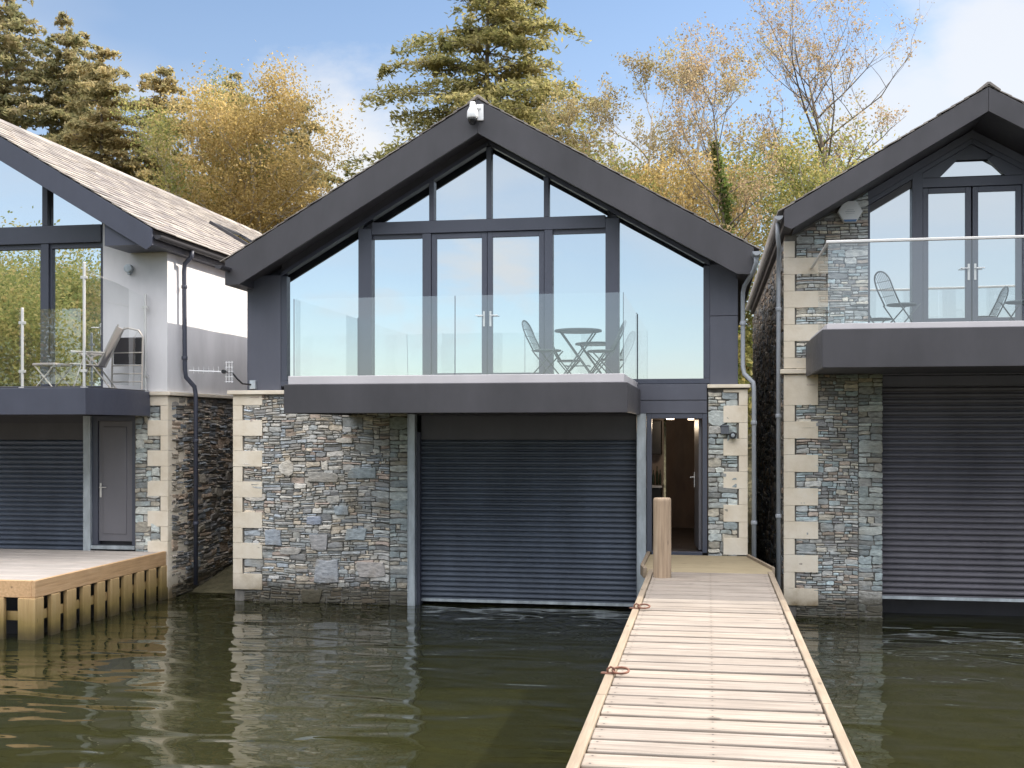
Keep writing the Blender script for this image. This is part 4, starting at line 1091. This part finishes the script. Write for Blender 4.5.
def broadleaf(name, label, cat, x, y, h, spread, leaf, nleaf, seed, bark=BARK, f0=.3, size=.13, lean=(0,0), trunk_r=None, levels=3, fork=7, ivy=False, up=.6, scatter=.25, group=None, multi=1):
    rg = random.Random(seed); zb = ground_h(x,y)-.2; hh = h-zb
    T = thing(name, label, cat, (x,y,zb), group)
    wood = MB(); tips = []
    r0 = trunk_r or hh*.016
    def branch(p, d, L, r, lev):
        n = 5; pts = [p.copy()]; rr = [r]; q = p.copy(); dd = d.copy()
        for i in range(n):
            dd = (dd + Vector((rg.gauss(0,.16),rg.gauss(0,.16),rg.gauss(.05*up,.10)))).normalized()
            q = q + dd*L/n; pts.append(q.copy()); rr.append(r*(1-.75*(i+1)/n))
        wood.tube(pts, rr, 5 if lev else 8)
        if lev >= levels:
            tips.append(pts); return
        k = rg.randint(4,6) if lev else fork
        for j in range(k):
            t = rg.uniform(.25,1.0) if lev else rg.uniform(.1,1)
            i = min(n-1, int(t*n)); b = pts[i].lerp(pts[i+1], t*n-i)
            s = Vector((rg.gauss(0,1),rg.gauss(0,1),rg.gauss(up*.7,.4))).normalized()
            nd = (dd*.55 + s*.75).normalized()
            branch(b, nd, L*rg.uniform(.42,.62), rr[i]*.55, lev+1)
    for m in range(multi):
        base = Vector((x+ (rg.uniform(-.5,.5) if multi>1 else 0), y+(rg.uniform(-.5,.5) if multi>1 else 0), zb))
        n = 9; pts = [base]; rr = [r0*1.3]
        d = Vector((lean[0]+rg.gauss(0,.05)*(multi>1)*2, lean[1], 1)).normalized(); q = base.copy(); H_ = hh*.93*rg.uniform(.85,1) if multi>1 else hh*.93
        for i in range(n):
            d = (d + Vector((rg.gauss(0,.045),rg.gauss(0,.045),.02))).normalized(); q = q + d*H_/n
            pts.append(q.copy()); rr.append(r0*(1-.9*(i+1)/n))
        wood.tube(pts, rr, 8)
        nb = int(fork*2.2/multi)+3
        for j in range(nb):
            t = f0 + (1-f0)*((j+rg.random())/nb); i = min(n-1,int(t*n)); b = pts[i].lerp(pts[i+1], t*n-i)
            az = j*2.4+rg.uniform(-.5,.5); prof = math.sin(math.pi*min(1,(1-t)/(1-f0)*.82+.18))**.7
            L = spread*prof*rg.uniform(.75,1.1)
            el = up*rg.uniform(.5,1.2)
            branch(b, Vector((math.cos(az),math.sin(az),el)).normalized(), L, rr[i]*.5, 1)
    part('trunk', wood, bark, T, smooth=True)
    nleaf = int(nleaf*1.7); size *= .74; pts = []
    while len(pts) < nleaf:
        tp = rg.choice(tips); i = rg.randint(1,len(tp)-2) if len(tp)>3 else 0
        p = tp[i].lerp(tp[i+1], rg.random()) + Vector((rg.gauss(0,scatter),rg.gauss(0,scatter),rg.gauss(0,scatter*.8)))
        pts.append(tuple(p))
    if pts: leafmesh('crown', pts, size, leaf, T, seed)
    if ivy:
        iv = []
        for k in range(3800):
            t = rg.uniform(.05,.62); i = int(t*9); b = T and None
        iv = []
        # ivy sleeve follows the trunk (first n points of the tube)
    return T, pts

def conifer(name, label, x, y, h, rad, leaf, nleaf, seed, tmin=.25, power=.8, droop=.15, size=.15, layers=26, flat=.5, irr=.25, group=None, per=6, cedar=False):
    rg = random.Random(seed); zb = ground_h(x,y)-.2; hh = h-zb
    T = thing(name, label, 'tree', (x,y,zb), group)
    wood = MB(); r0 = hh*.014
    wood.tube([(x+.05*math.sin(i),y,zb+hh*i/8) for i in range(9)], [r0*(1-.95*i/8) for i in range(9)], 8)
    pts = []; brs = []
    for l in range(layers):
        t = tmin + (1-tmin)*(l+rg.uniform(0,.8))/layers
        prof = (1-t)/(1-tmin)
        Lm = rad*(prof**power) if not cedar else rad*min(1,(prof*1.5+.04))**.8*(1 if prof<.75 else .9)
        for k in range(per):
            az = rg.uniform(0,2*math.pi); L = max(.25, Lm*rg.uniform(1-irr*1.6,1+irr*.35))
            z = zb+hh*t; el = rg.uniform(.0,.35) if not cedar else rg.uniform(.1,.4)
            n = 5; P = []
            for i in range(n+1):
                s = i/n; P.append(Vector((x+math.cos(az)*L*s, y+math.sin(az)*L*s, z+L*(el*s-(droop+el*.75)*s*s)+rg.gauss(0,.03))))
            wood.tube(P, [r0*.32*(1-t*.7)*(1-.85*i/n) for i in range(n+1)], 4)
            brs.append((P, L, az))
    tot = sum(b[1]**1.3 for b in brs)
    for P, L, az in brs:
        m = int(nleaf*L**1.3/tot)+4; nc = max(2,int(L*2.2)) if cedar else 0
        cl = [(rg.uniform(.25,1), rg.gauss(0,.16)) for _ in range(nc)]
        for _ in range(m):
            if cedar and rg.random() < .8:
                s, lt = rg.choice(cl); s = min(1.03, max(.1, s+rg.gauss(0,.07))); lat = (lt+rg.gauss(0,.07))*L
                zz = rg.gauss(0,.09)
            else:
                s = rg.random()**.7; lat = rg.gauss(0,.13)*L*(1.15-s*.7); zz = rg.gauss(-.03,.07)
            f = min(s,.999)*5; i = int(f); p = P[i].lerp(P[i+1], f-i)
            pts.append((p.x-math.sin(az)*lat, p.y+math.cos(az)*lat, p.z+zz-abs(lat)*.12))
    part('trunk', wood, BARK, T, smooth=True)
    leafmesh('crown', pts, size*.8, leaf, T, seed, flat=flat, aspect=2.4)
    return T

LG, RG = 'trees on the bank behind the left boathouse', 'trees on the bank behind the central and right boathouses'
conifer('spruce_tree', 'tall spruce touching the top left corner of the photo', -29.2, 26, 22.0, 5.0, L_CON, 34000, 101, size=.14, power=.62, layers=34, irr=.4, per=7, group=LG)
conifer('spruce_tree', 'narrow spruce just right of the tallest one at the far left', -26.5, 26, 20.3, 3.8, L_CON, 30000, 102, size=.13, power=.62, layers=32, irr=.4, group=LG)
conifer('spruce_tree', 'spruce behind the gap between the two left corner spruces', -29.2, 32, 21.6, 3.8, L_CON, 18000, 103, size=.14, power=.6, group=LG)
conifer('pine_tree', 'rounded olive conifer right of the corner spruces, above the pale slate roof', -23.7, 24, 17.9, 3.3, L_PIN, 34000, 104, size=.12, power=.38, irr=.45, per=8, group=LG)
conifer('pine_tree', 'second rounded conifer, its top beside the bare birch above the pale roof', -21.5, 24.5, 17.3, 3.1, L_PIN, 30000, 105, size=.12, power=.4, irr=.45, per=8, group=LG)
broadleaf('birch_tree', 'slim pale trunked birch with thin leaves above the middle of the pale roof', 'tree', -18.9, 20, 15.0, 2.8, L_OLV, 12000, 106, BIRCH, f0=.25, size=.085, up=.9, multi=2, group=LG)
conifer('fir_tree', 'dark conifer rising behind the golden birch, left of the pair', -20.7, 30, 18.6, 3.2, L_CON, 22000, 107, size=.13, irr=.45, power=.6, group=LG)
conifer('fir_tree', 'dark conifer at the right edge of the golden birch', -17.6, 30, 17.3, 3.3, L_CON, 22000, 108, size=.13, irr=.45, power=.6, group=LG)
broadleaf('birch_tree', 'golden leaved birch with white stems beside the central roof', 'tree', -15.7, 20.5, 14.0, 3.4, L_GOLD, 40000, 109, BIRCH, f0=.15, size=.085, up=.7, fork=9, multi=3, scatter=.36, group=LG)
broadleaf('birch_tree', 'smaller golden birch between the thin birch and the big golden one', 'tree', -17.6, 22, 12.4, 2.6, L_GOLD, 14000, 110, BIRCH, f0=.15, size=.09, up=.7, multi=2, scatter=.34, group=LG)
conifer('cedar_tree', 'large spreading cedar behind the peak of the central roof', -8.2, 24.5, 21.8, 6.0, L_CED, 80000, 111, tmin=.15, droop=.10, size=.125, layers=30, flat=.6, irr=.38, per=7, cedar=True, group=RG)
broadleaf('birch_tree', 'tall thin russet tree just right of the cedar', 'tree', -3.3, 22, 13.6, 3.0, L_OBR, 7000, 112, BIRCH, f0=.3, size=.08, up=1.0, multi=2, scatter=.10, group=RG)
broadleaf('birch_tree', 'tallest half bare tree midway between the cedar and the ivy covered trunk', 'tree', -2.0, 21, 15.3, 3.0, L_OBR, 9000, 113, BIRCH, f0=.3, size=.08, up=1.1, multi=2, scatter=.10, group=RG)
ivt, _ = broadleaf('ash_tree', 'nearly leafless forked tree with a green ivy covered trunk', 'tree', .74, 16.4, 13.4, 2.7, L_BRN, 3800, 114, BARK, f0=.5, size=.07, up=1.3, trunk_r=.13, lean=(-.01,0), scatter=.09, group=RG)
iv = []; rg = random.Random(77)
for o in ivt.children:
    if o.name.startswith('trunk'):
        tv = [v.co + ivt.location for v in o.data.vertices[:72]]
for k in range(5600):
    i = min(63, int(20+44*rg.random()**1.25)); p = tv[i].lerp(tv[i+8], rg.random()); w_ = .05+.10*(.5+.5*math.sin(p.z*2.7))*rg.random(); iv.append((p.x+rg.gauss(0,w_)+.10*math.sin(p.z*.9),p.y+rg.gauss(0,w_),p.z+rg.gauss(0,.12)))
leafmesh('ivy', iv, .075, L_GRN, ivt, 78)
broadleaf('ash_tree', 'bare crowned tree with open twigs against white cloud, rising beside the right roof', 'tree', 4.8, 24, 16.4, 4.2, L_BRN, 6500, 115, BARK, f0=.42, size=.08, up=1.1, trunk_r=.24, fork=9, scatter=.10, group=RG)
broadleaf('birch_tree', 'yellow green leafy tree low behind the right slope of the central roof', 'tree', -2.9, 18, 10.8, 2.4, L_OLV, 10000, 116, BIRCH, f0=.2, size=.085, up=.7, multi=2, scatter=.32, group=RG)
broadleaf('birch_tree', 'bushy golden green tree left of the ivy covered trunk', 'tree', -.8, 18.5, 11.4, 2.4, L_GOLD, 11000, 117, BIRCH, f0=.2, size=.085, up=.7, multi=2, scatter=.34, group=RG)
broadleaf('birch_tree', 'golden leafy tree between the ivy covered trunk and the right roof', 'tree', 2.3, 20, 11.4, 2.6, L_OLV, 12000, 118, BIRCH, f0=.2, size=.085, up=.7, multi=2, scatter=.34, group=RG)
broadleaf('oak_tree', 'darker green tree low behind the thin russet tree', 'tree', -4.2, 24, 11.6, 2.6, L_GRN, 9000, 119, BARK, f0=.2, size=.10, up=.6, scatter=.36, group=RG)
broadleaf('oak_tree', 'dense green tree behind the golden trees in the gap between the roofs', 'tree', 1.2, 26, 11.6, 3.4, L_OLV, 11000, 120, BARK, f0=.15, size=.11, up=.6, scatter=.45, group=RG)
broadleaf('oak_tree', 'leafy tree behind the base of the bare crowned tree at the right roof', 'tree', 4.8, 27, 12.4, 3.0, L_OLV, 9000, 121, BARK, f0=.15, size=.11, up=.6, scatter=.45, group=RG)
# undergrowth that closes the view below the crowns
def understory():
    rg = random.Random(55); C = []
    for k in range(75):
        x = rg.uniform(-34,12); y = rg.uniform(15,34); z = ground_h(x,y); r = rg.uniform(1.0,2.2); hh = rg.uniform(1.5,3.4)
        for _ in range(420):
            a = Vector((rg.gauss(0,1),rg.gauss(0,1),rg.gauss(0,1))).normalized()*rg.uniform(.5,1)
            C.append((x+a.x*r, y+a.y*r, z+hh*.5+a.z*hh*.6))
    return C
o = leafmesh('undergrowth', understory(), .2, L_OLV, None, 56, loc=(0,20,0)); tag(o, 'tangled leafy undergrowth on the bank beneath the trees', 'undergrowth', kind='stuff')
# shore trees beside the viewer that the left windows mirror
SG = 'trees on the near left shore mirrored in the left windows'
for i, (x, y, h, sp) in enumerate(((-22,-15,6.0,3.0),(-25,-20,7.2,3.4),(-27.5,-26,8.3,3.8),(-30,-14,7.2,3.6),(-32,-32,9.3,4.2))):
    broadleaf('oak_tree', 'autumn tree on the near left shore, %s' % ['closest to the left dock','with the widest low crown','behind the wide crowned one','furthest inland','furthest out along the shore'][i], 'tree', x, y, h*.92, sp, L_OLV, 15000, 130+i, BARK, f0=.12, size=.12, up=.6, scatter=.5, group=SG)

# ================================================================== SKY, SUN, CAMERA
S = Vector((1.22,.70,1.0)).normalized()
elev = math.asin(S.z); azim = math.atan2(S.x, S.y)
W = bpy.data.worlds.new('World'); sc.world = W; W.use_nodes = True; nt = W.node_tree
bg = nt.nodes['Background']
sky = nt.nodes.new('ShaderNodeTexSky'); sky.sky_type = 'NISHITA'; sky.sun_disc = False
sky.sun_elevation = elev; sky.sun_rotation = azim; sky.altitude = 50; sky.air_density = 1.0; sky.dust_density = .4; sky.ozone_density = 2.5
tc = nt.nodes.new('ShaderNodeTexCoord')
BLOBS = [((-.304,.926,.222),.02,.11,.95),((.155,.952,.255),.02,.105,.8),((.225,.925,.285),.02,.12,.85),((-.07,.965,.24),.01,.08,.7)]
def cloudlayer(scale, stretch, lo, hi, off, det=7.0):
    mp = nt.nodes.new('ShaderNodeMapping'); mp.inputs['Scale'].default_value = stretch; mp.inputs['Location'].default_value = off
    nt.links.new(tc.outputs['Generated'], mp.inputs['Vector'])
    n = N(nt, 'ShaderNodeTexNoise', Scale=scale, Detail=det, Roughness=.55, Distortion=.3); nt.links.new(mp.outputs[0], n.inputs[0])
    r = N(nt, 'ShaderNodeMapRange', interpolation_type='SMOOTHSTEP'); r.inputs[1].default_value = lo; r.inputs[2].default_value = hi
    nt.links.new(n.outputs[0], r.inputs[0]); return r.outputs[0]
def blob(d, r0, r1, amt, noise):
    dp = N(nt, 'ShaderNodeVectorMath', operation='DISTANCE'); nt.links.new(tc.outputs['Generated'], dp.inputs[0]); dp.inputs[1].default_value = d
    w_ = N(nt, 'ShaderNodeMath', operation='MULTIPLY_ADD'); nt.links.new(noise, w_.inputs[0]); w_.inputs[1].default_value = -r1*1.5; nt.links.new(dp.outputs['Value'], w_.inputs[2])
    m = N(nt, 'ShaderNodeMapRange', interpolation_type='SMOOTHSTEP'); m.inputs[1].default_value = r1-r1*.75; m.inputs[2].default_value = r0-r1*.75; m.inputs[3].default_value = 0; m.inputs[4].default_value = amt
    nt.links.new(w_.outputs[0], m.inputs[0]); return m.outputs[0]
nzm = nt.nodes.new('ShaderNodeMapping'); nzm.inputs['Scale'].default_value = (1,1,1.8); nt.links.new(tc.outputs['Generated'], nzm.inputs['Vector'])
nz_ = N(nt, 'ShaderNodeTexNoise', Scale=8.0, Detail=8.0, Roughness=.58); nt.links.new(nzm.outputs[0], nz_.inputs[0])
bl = None
for d_, a0_, a1_, am in BLOBS:
    o_ = blob(d_, a0_, a1_, am, nz_.outputs[0])
    if bl is None: bl = o_
    else:
        q_ = N(nt, 'ShaderNodeMath', operation='MAXIMUM'); nt.links.new(bl, q_.inputs[0]); nt.links.new(o_, q_.inputs[1]); bl = q_.outputs[0]
c1_ = cloudlayer(2.4, (1,1,2.6), .54, .72, (.9,.4,.2)); c2_ = cloudlayer(1.2, (1,1,3.5), .42, .75, (2,5,1), 4.0)
mxx = N(nt, 'ShaderNodeMath', operation='MAXIMUM'); 
m_ = N(nt, 'ShaderNodeMath', operation='MULTIPLY'); m_.inputs[1].default_value = .45; nt.links.new(c2_, m_.inputs[0])
fz_ = N(nt, 'ShaderNodeMapRange', interpolation_type='SMOOTHSTEP'); fz_.inputs[1].default_value=.20; fz_.inputs[2].default_value=.36; fz_.inputs[3].default_value=1; fz_.inputs[4].default_value=.3
sp0 = nt.nodes.new('ShaderNodeSeparateXYZ'); nt.links.new(tc.outputs['Generated'], sp0.inputs[0]); nt.links.new(sp0.outputs[2], fz_.inputs[0])
fm_ = N(nt, 'ShaderNodeMath', operation='MULTIPLY'); nt.links.new(c1_, fm_.inputs[0]); nt.links.new(fz_.outputs[0], fm_.inputs[1]); q_ = N(nt, 'ShaderNodeMath', operation='MAXIMUM'); nt.links.new(fm_.outputs[0], q_.inputs[0]); nt.links.new(bl, q_.inputs[1]); c1_ = q_.outputs[0]
nt.links.new(c1_, mxx.inputs[0]); nt.links.new(m_.outputs[0], mxx.inputs[1])
# paler towards the horizon
sp_ = nt.nodes.new('ShaderNodeSeparateXYZ'); nt.links.new(tc.outputs['Generated'], sp_.inputs[0])
hz_ = N(nt, 'ShaderNodeMapRange', interpolation_type='SMOOTHSTEP'); hz_.inputs[1].default_value=0; hz_.inputs[2].default_value=.45; hz_.inputs[3].default_value=.30; hz_.inputs[4].default_value=.04
nt.links.new(sp_.outputs[2], hz_.inputs[0])
add = N(nt, 'ShaderNodeMath', operation='MAXIMUM'); nt.links.new(mxx.outputs[0], add.inputs[0]); nt.links.new(hz_.outputs[0], add.inputs[1])
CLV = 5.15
# the cloud bank is thicker over the lake, behind the viewer
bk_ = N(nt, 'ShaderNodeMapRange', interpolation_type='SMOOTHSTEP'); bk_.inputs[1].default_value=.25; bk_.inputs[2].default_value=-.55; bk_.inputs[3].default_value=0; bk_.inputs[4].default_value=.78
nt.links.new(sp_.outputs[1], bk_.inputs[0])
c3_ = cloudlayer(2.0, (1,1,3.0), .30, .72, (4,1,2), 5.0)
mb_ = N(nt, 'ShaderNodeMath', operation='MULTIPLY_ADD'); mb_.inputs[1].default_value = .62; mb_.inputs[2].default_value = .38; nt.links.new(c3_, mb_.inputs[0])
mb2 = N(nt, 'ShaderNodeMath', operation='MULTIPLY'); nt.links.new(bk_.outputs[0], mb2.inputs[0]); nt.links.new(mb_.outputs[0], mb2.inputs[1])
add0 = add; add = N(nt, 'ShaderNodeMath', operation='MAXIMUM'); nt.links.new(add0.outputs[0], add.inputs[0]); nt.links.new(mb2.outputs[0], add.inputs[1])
# overhead cloud added out of view, extra bright to fill the shaded fronts
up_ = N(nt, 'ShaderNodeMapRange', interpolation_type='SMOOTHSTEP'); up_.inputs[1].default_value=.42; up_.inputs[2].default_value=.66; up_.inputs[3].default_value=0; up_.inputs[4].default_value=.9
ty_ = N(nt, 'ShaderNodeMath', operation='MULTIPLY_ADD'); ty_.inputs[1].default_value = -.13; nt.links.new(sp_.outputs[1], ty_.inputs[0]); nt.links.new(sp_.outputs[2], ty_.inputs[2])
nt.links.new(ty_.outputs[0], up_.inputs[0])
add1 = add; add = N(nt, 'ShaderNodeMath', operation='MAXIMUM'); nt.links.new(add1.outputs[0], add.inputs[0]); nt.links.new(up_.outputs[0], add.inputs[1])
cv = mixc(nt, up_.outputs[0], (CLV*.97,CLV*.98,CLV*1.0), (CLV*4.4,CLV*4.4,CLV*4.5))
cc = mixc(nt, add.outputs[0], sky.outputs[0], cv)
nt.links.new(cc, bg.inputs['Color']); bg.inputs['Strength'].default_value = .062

sl = bpy.data.lights.new('sun', 'SUN'); sl.energy = 2.0; sl.angle = R(.5); sl.color = (1,.91,.78)
so = bpy.data.objects.new('sun', sl); COL.objects.link(so); so.rotation_euler = (-S).to_track_quat('-Z','Y').to_euler()

cd = bpy.data.cameras.new('camera'); co = bpy.data.objects.new('camera', cd); COL.objects.link(co)
cd.sensor_width = 36; cd.lens = 1130/1024*36; cd.shift_y = 44/1024; cd.clip_start = .1; cd.clip_end = 5000
co.location = (0,-17.4,2.82); co.rotation_euler = (R(90),0,R(9.840127))
sc.camera = co

sc.render.engine = 'CYCLES'
sc.cycles.max_bounces = 8; sc.cycles.transparent_max_bounces = 16; sc.cycles.glossy_bounces = 5; sc.cycles.diffuse_bounces = 3
sc.cycles.caustics_reflective = False; sc.cycles.caustics_refractive = False
sc.view_settings.view_transform = 'Standard'; sc.view_settings.look = 'None'; sc.view_settings.gamma = 1.0
sc.view_settings.use_curve_mapping = False
sc.view_settings.exposure = 1.6
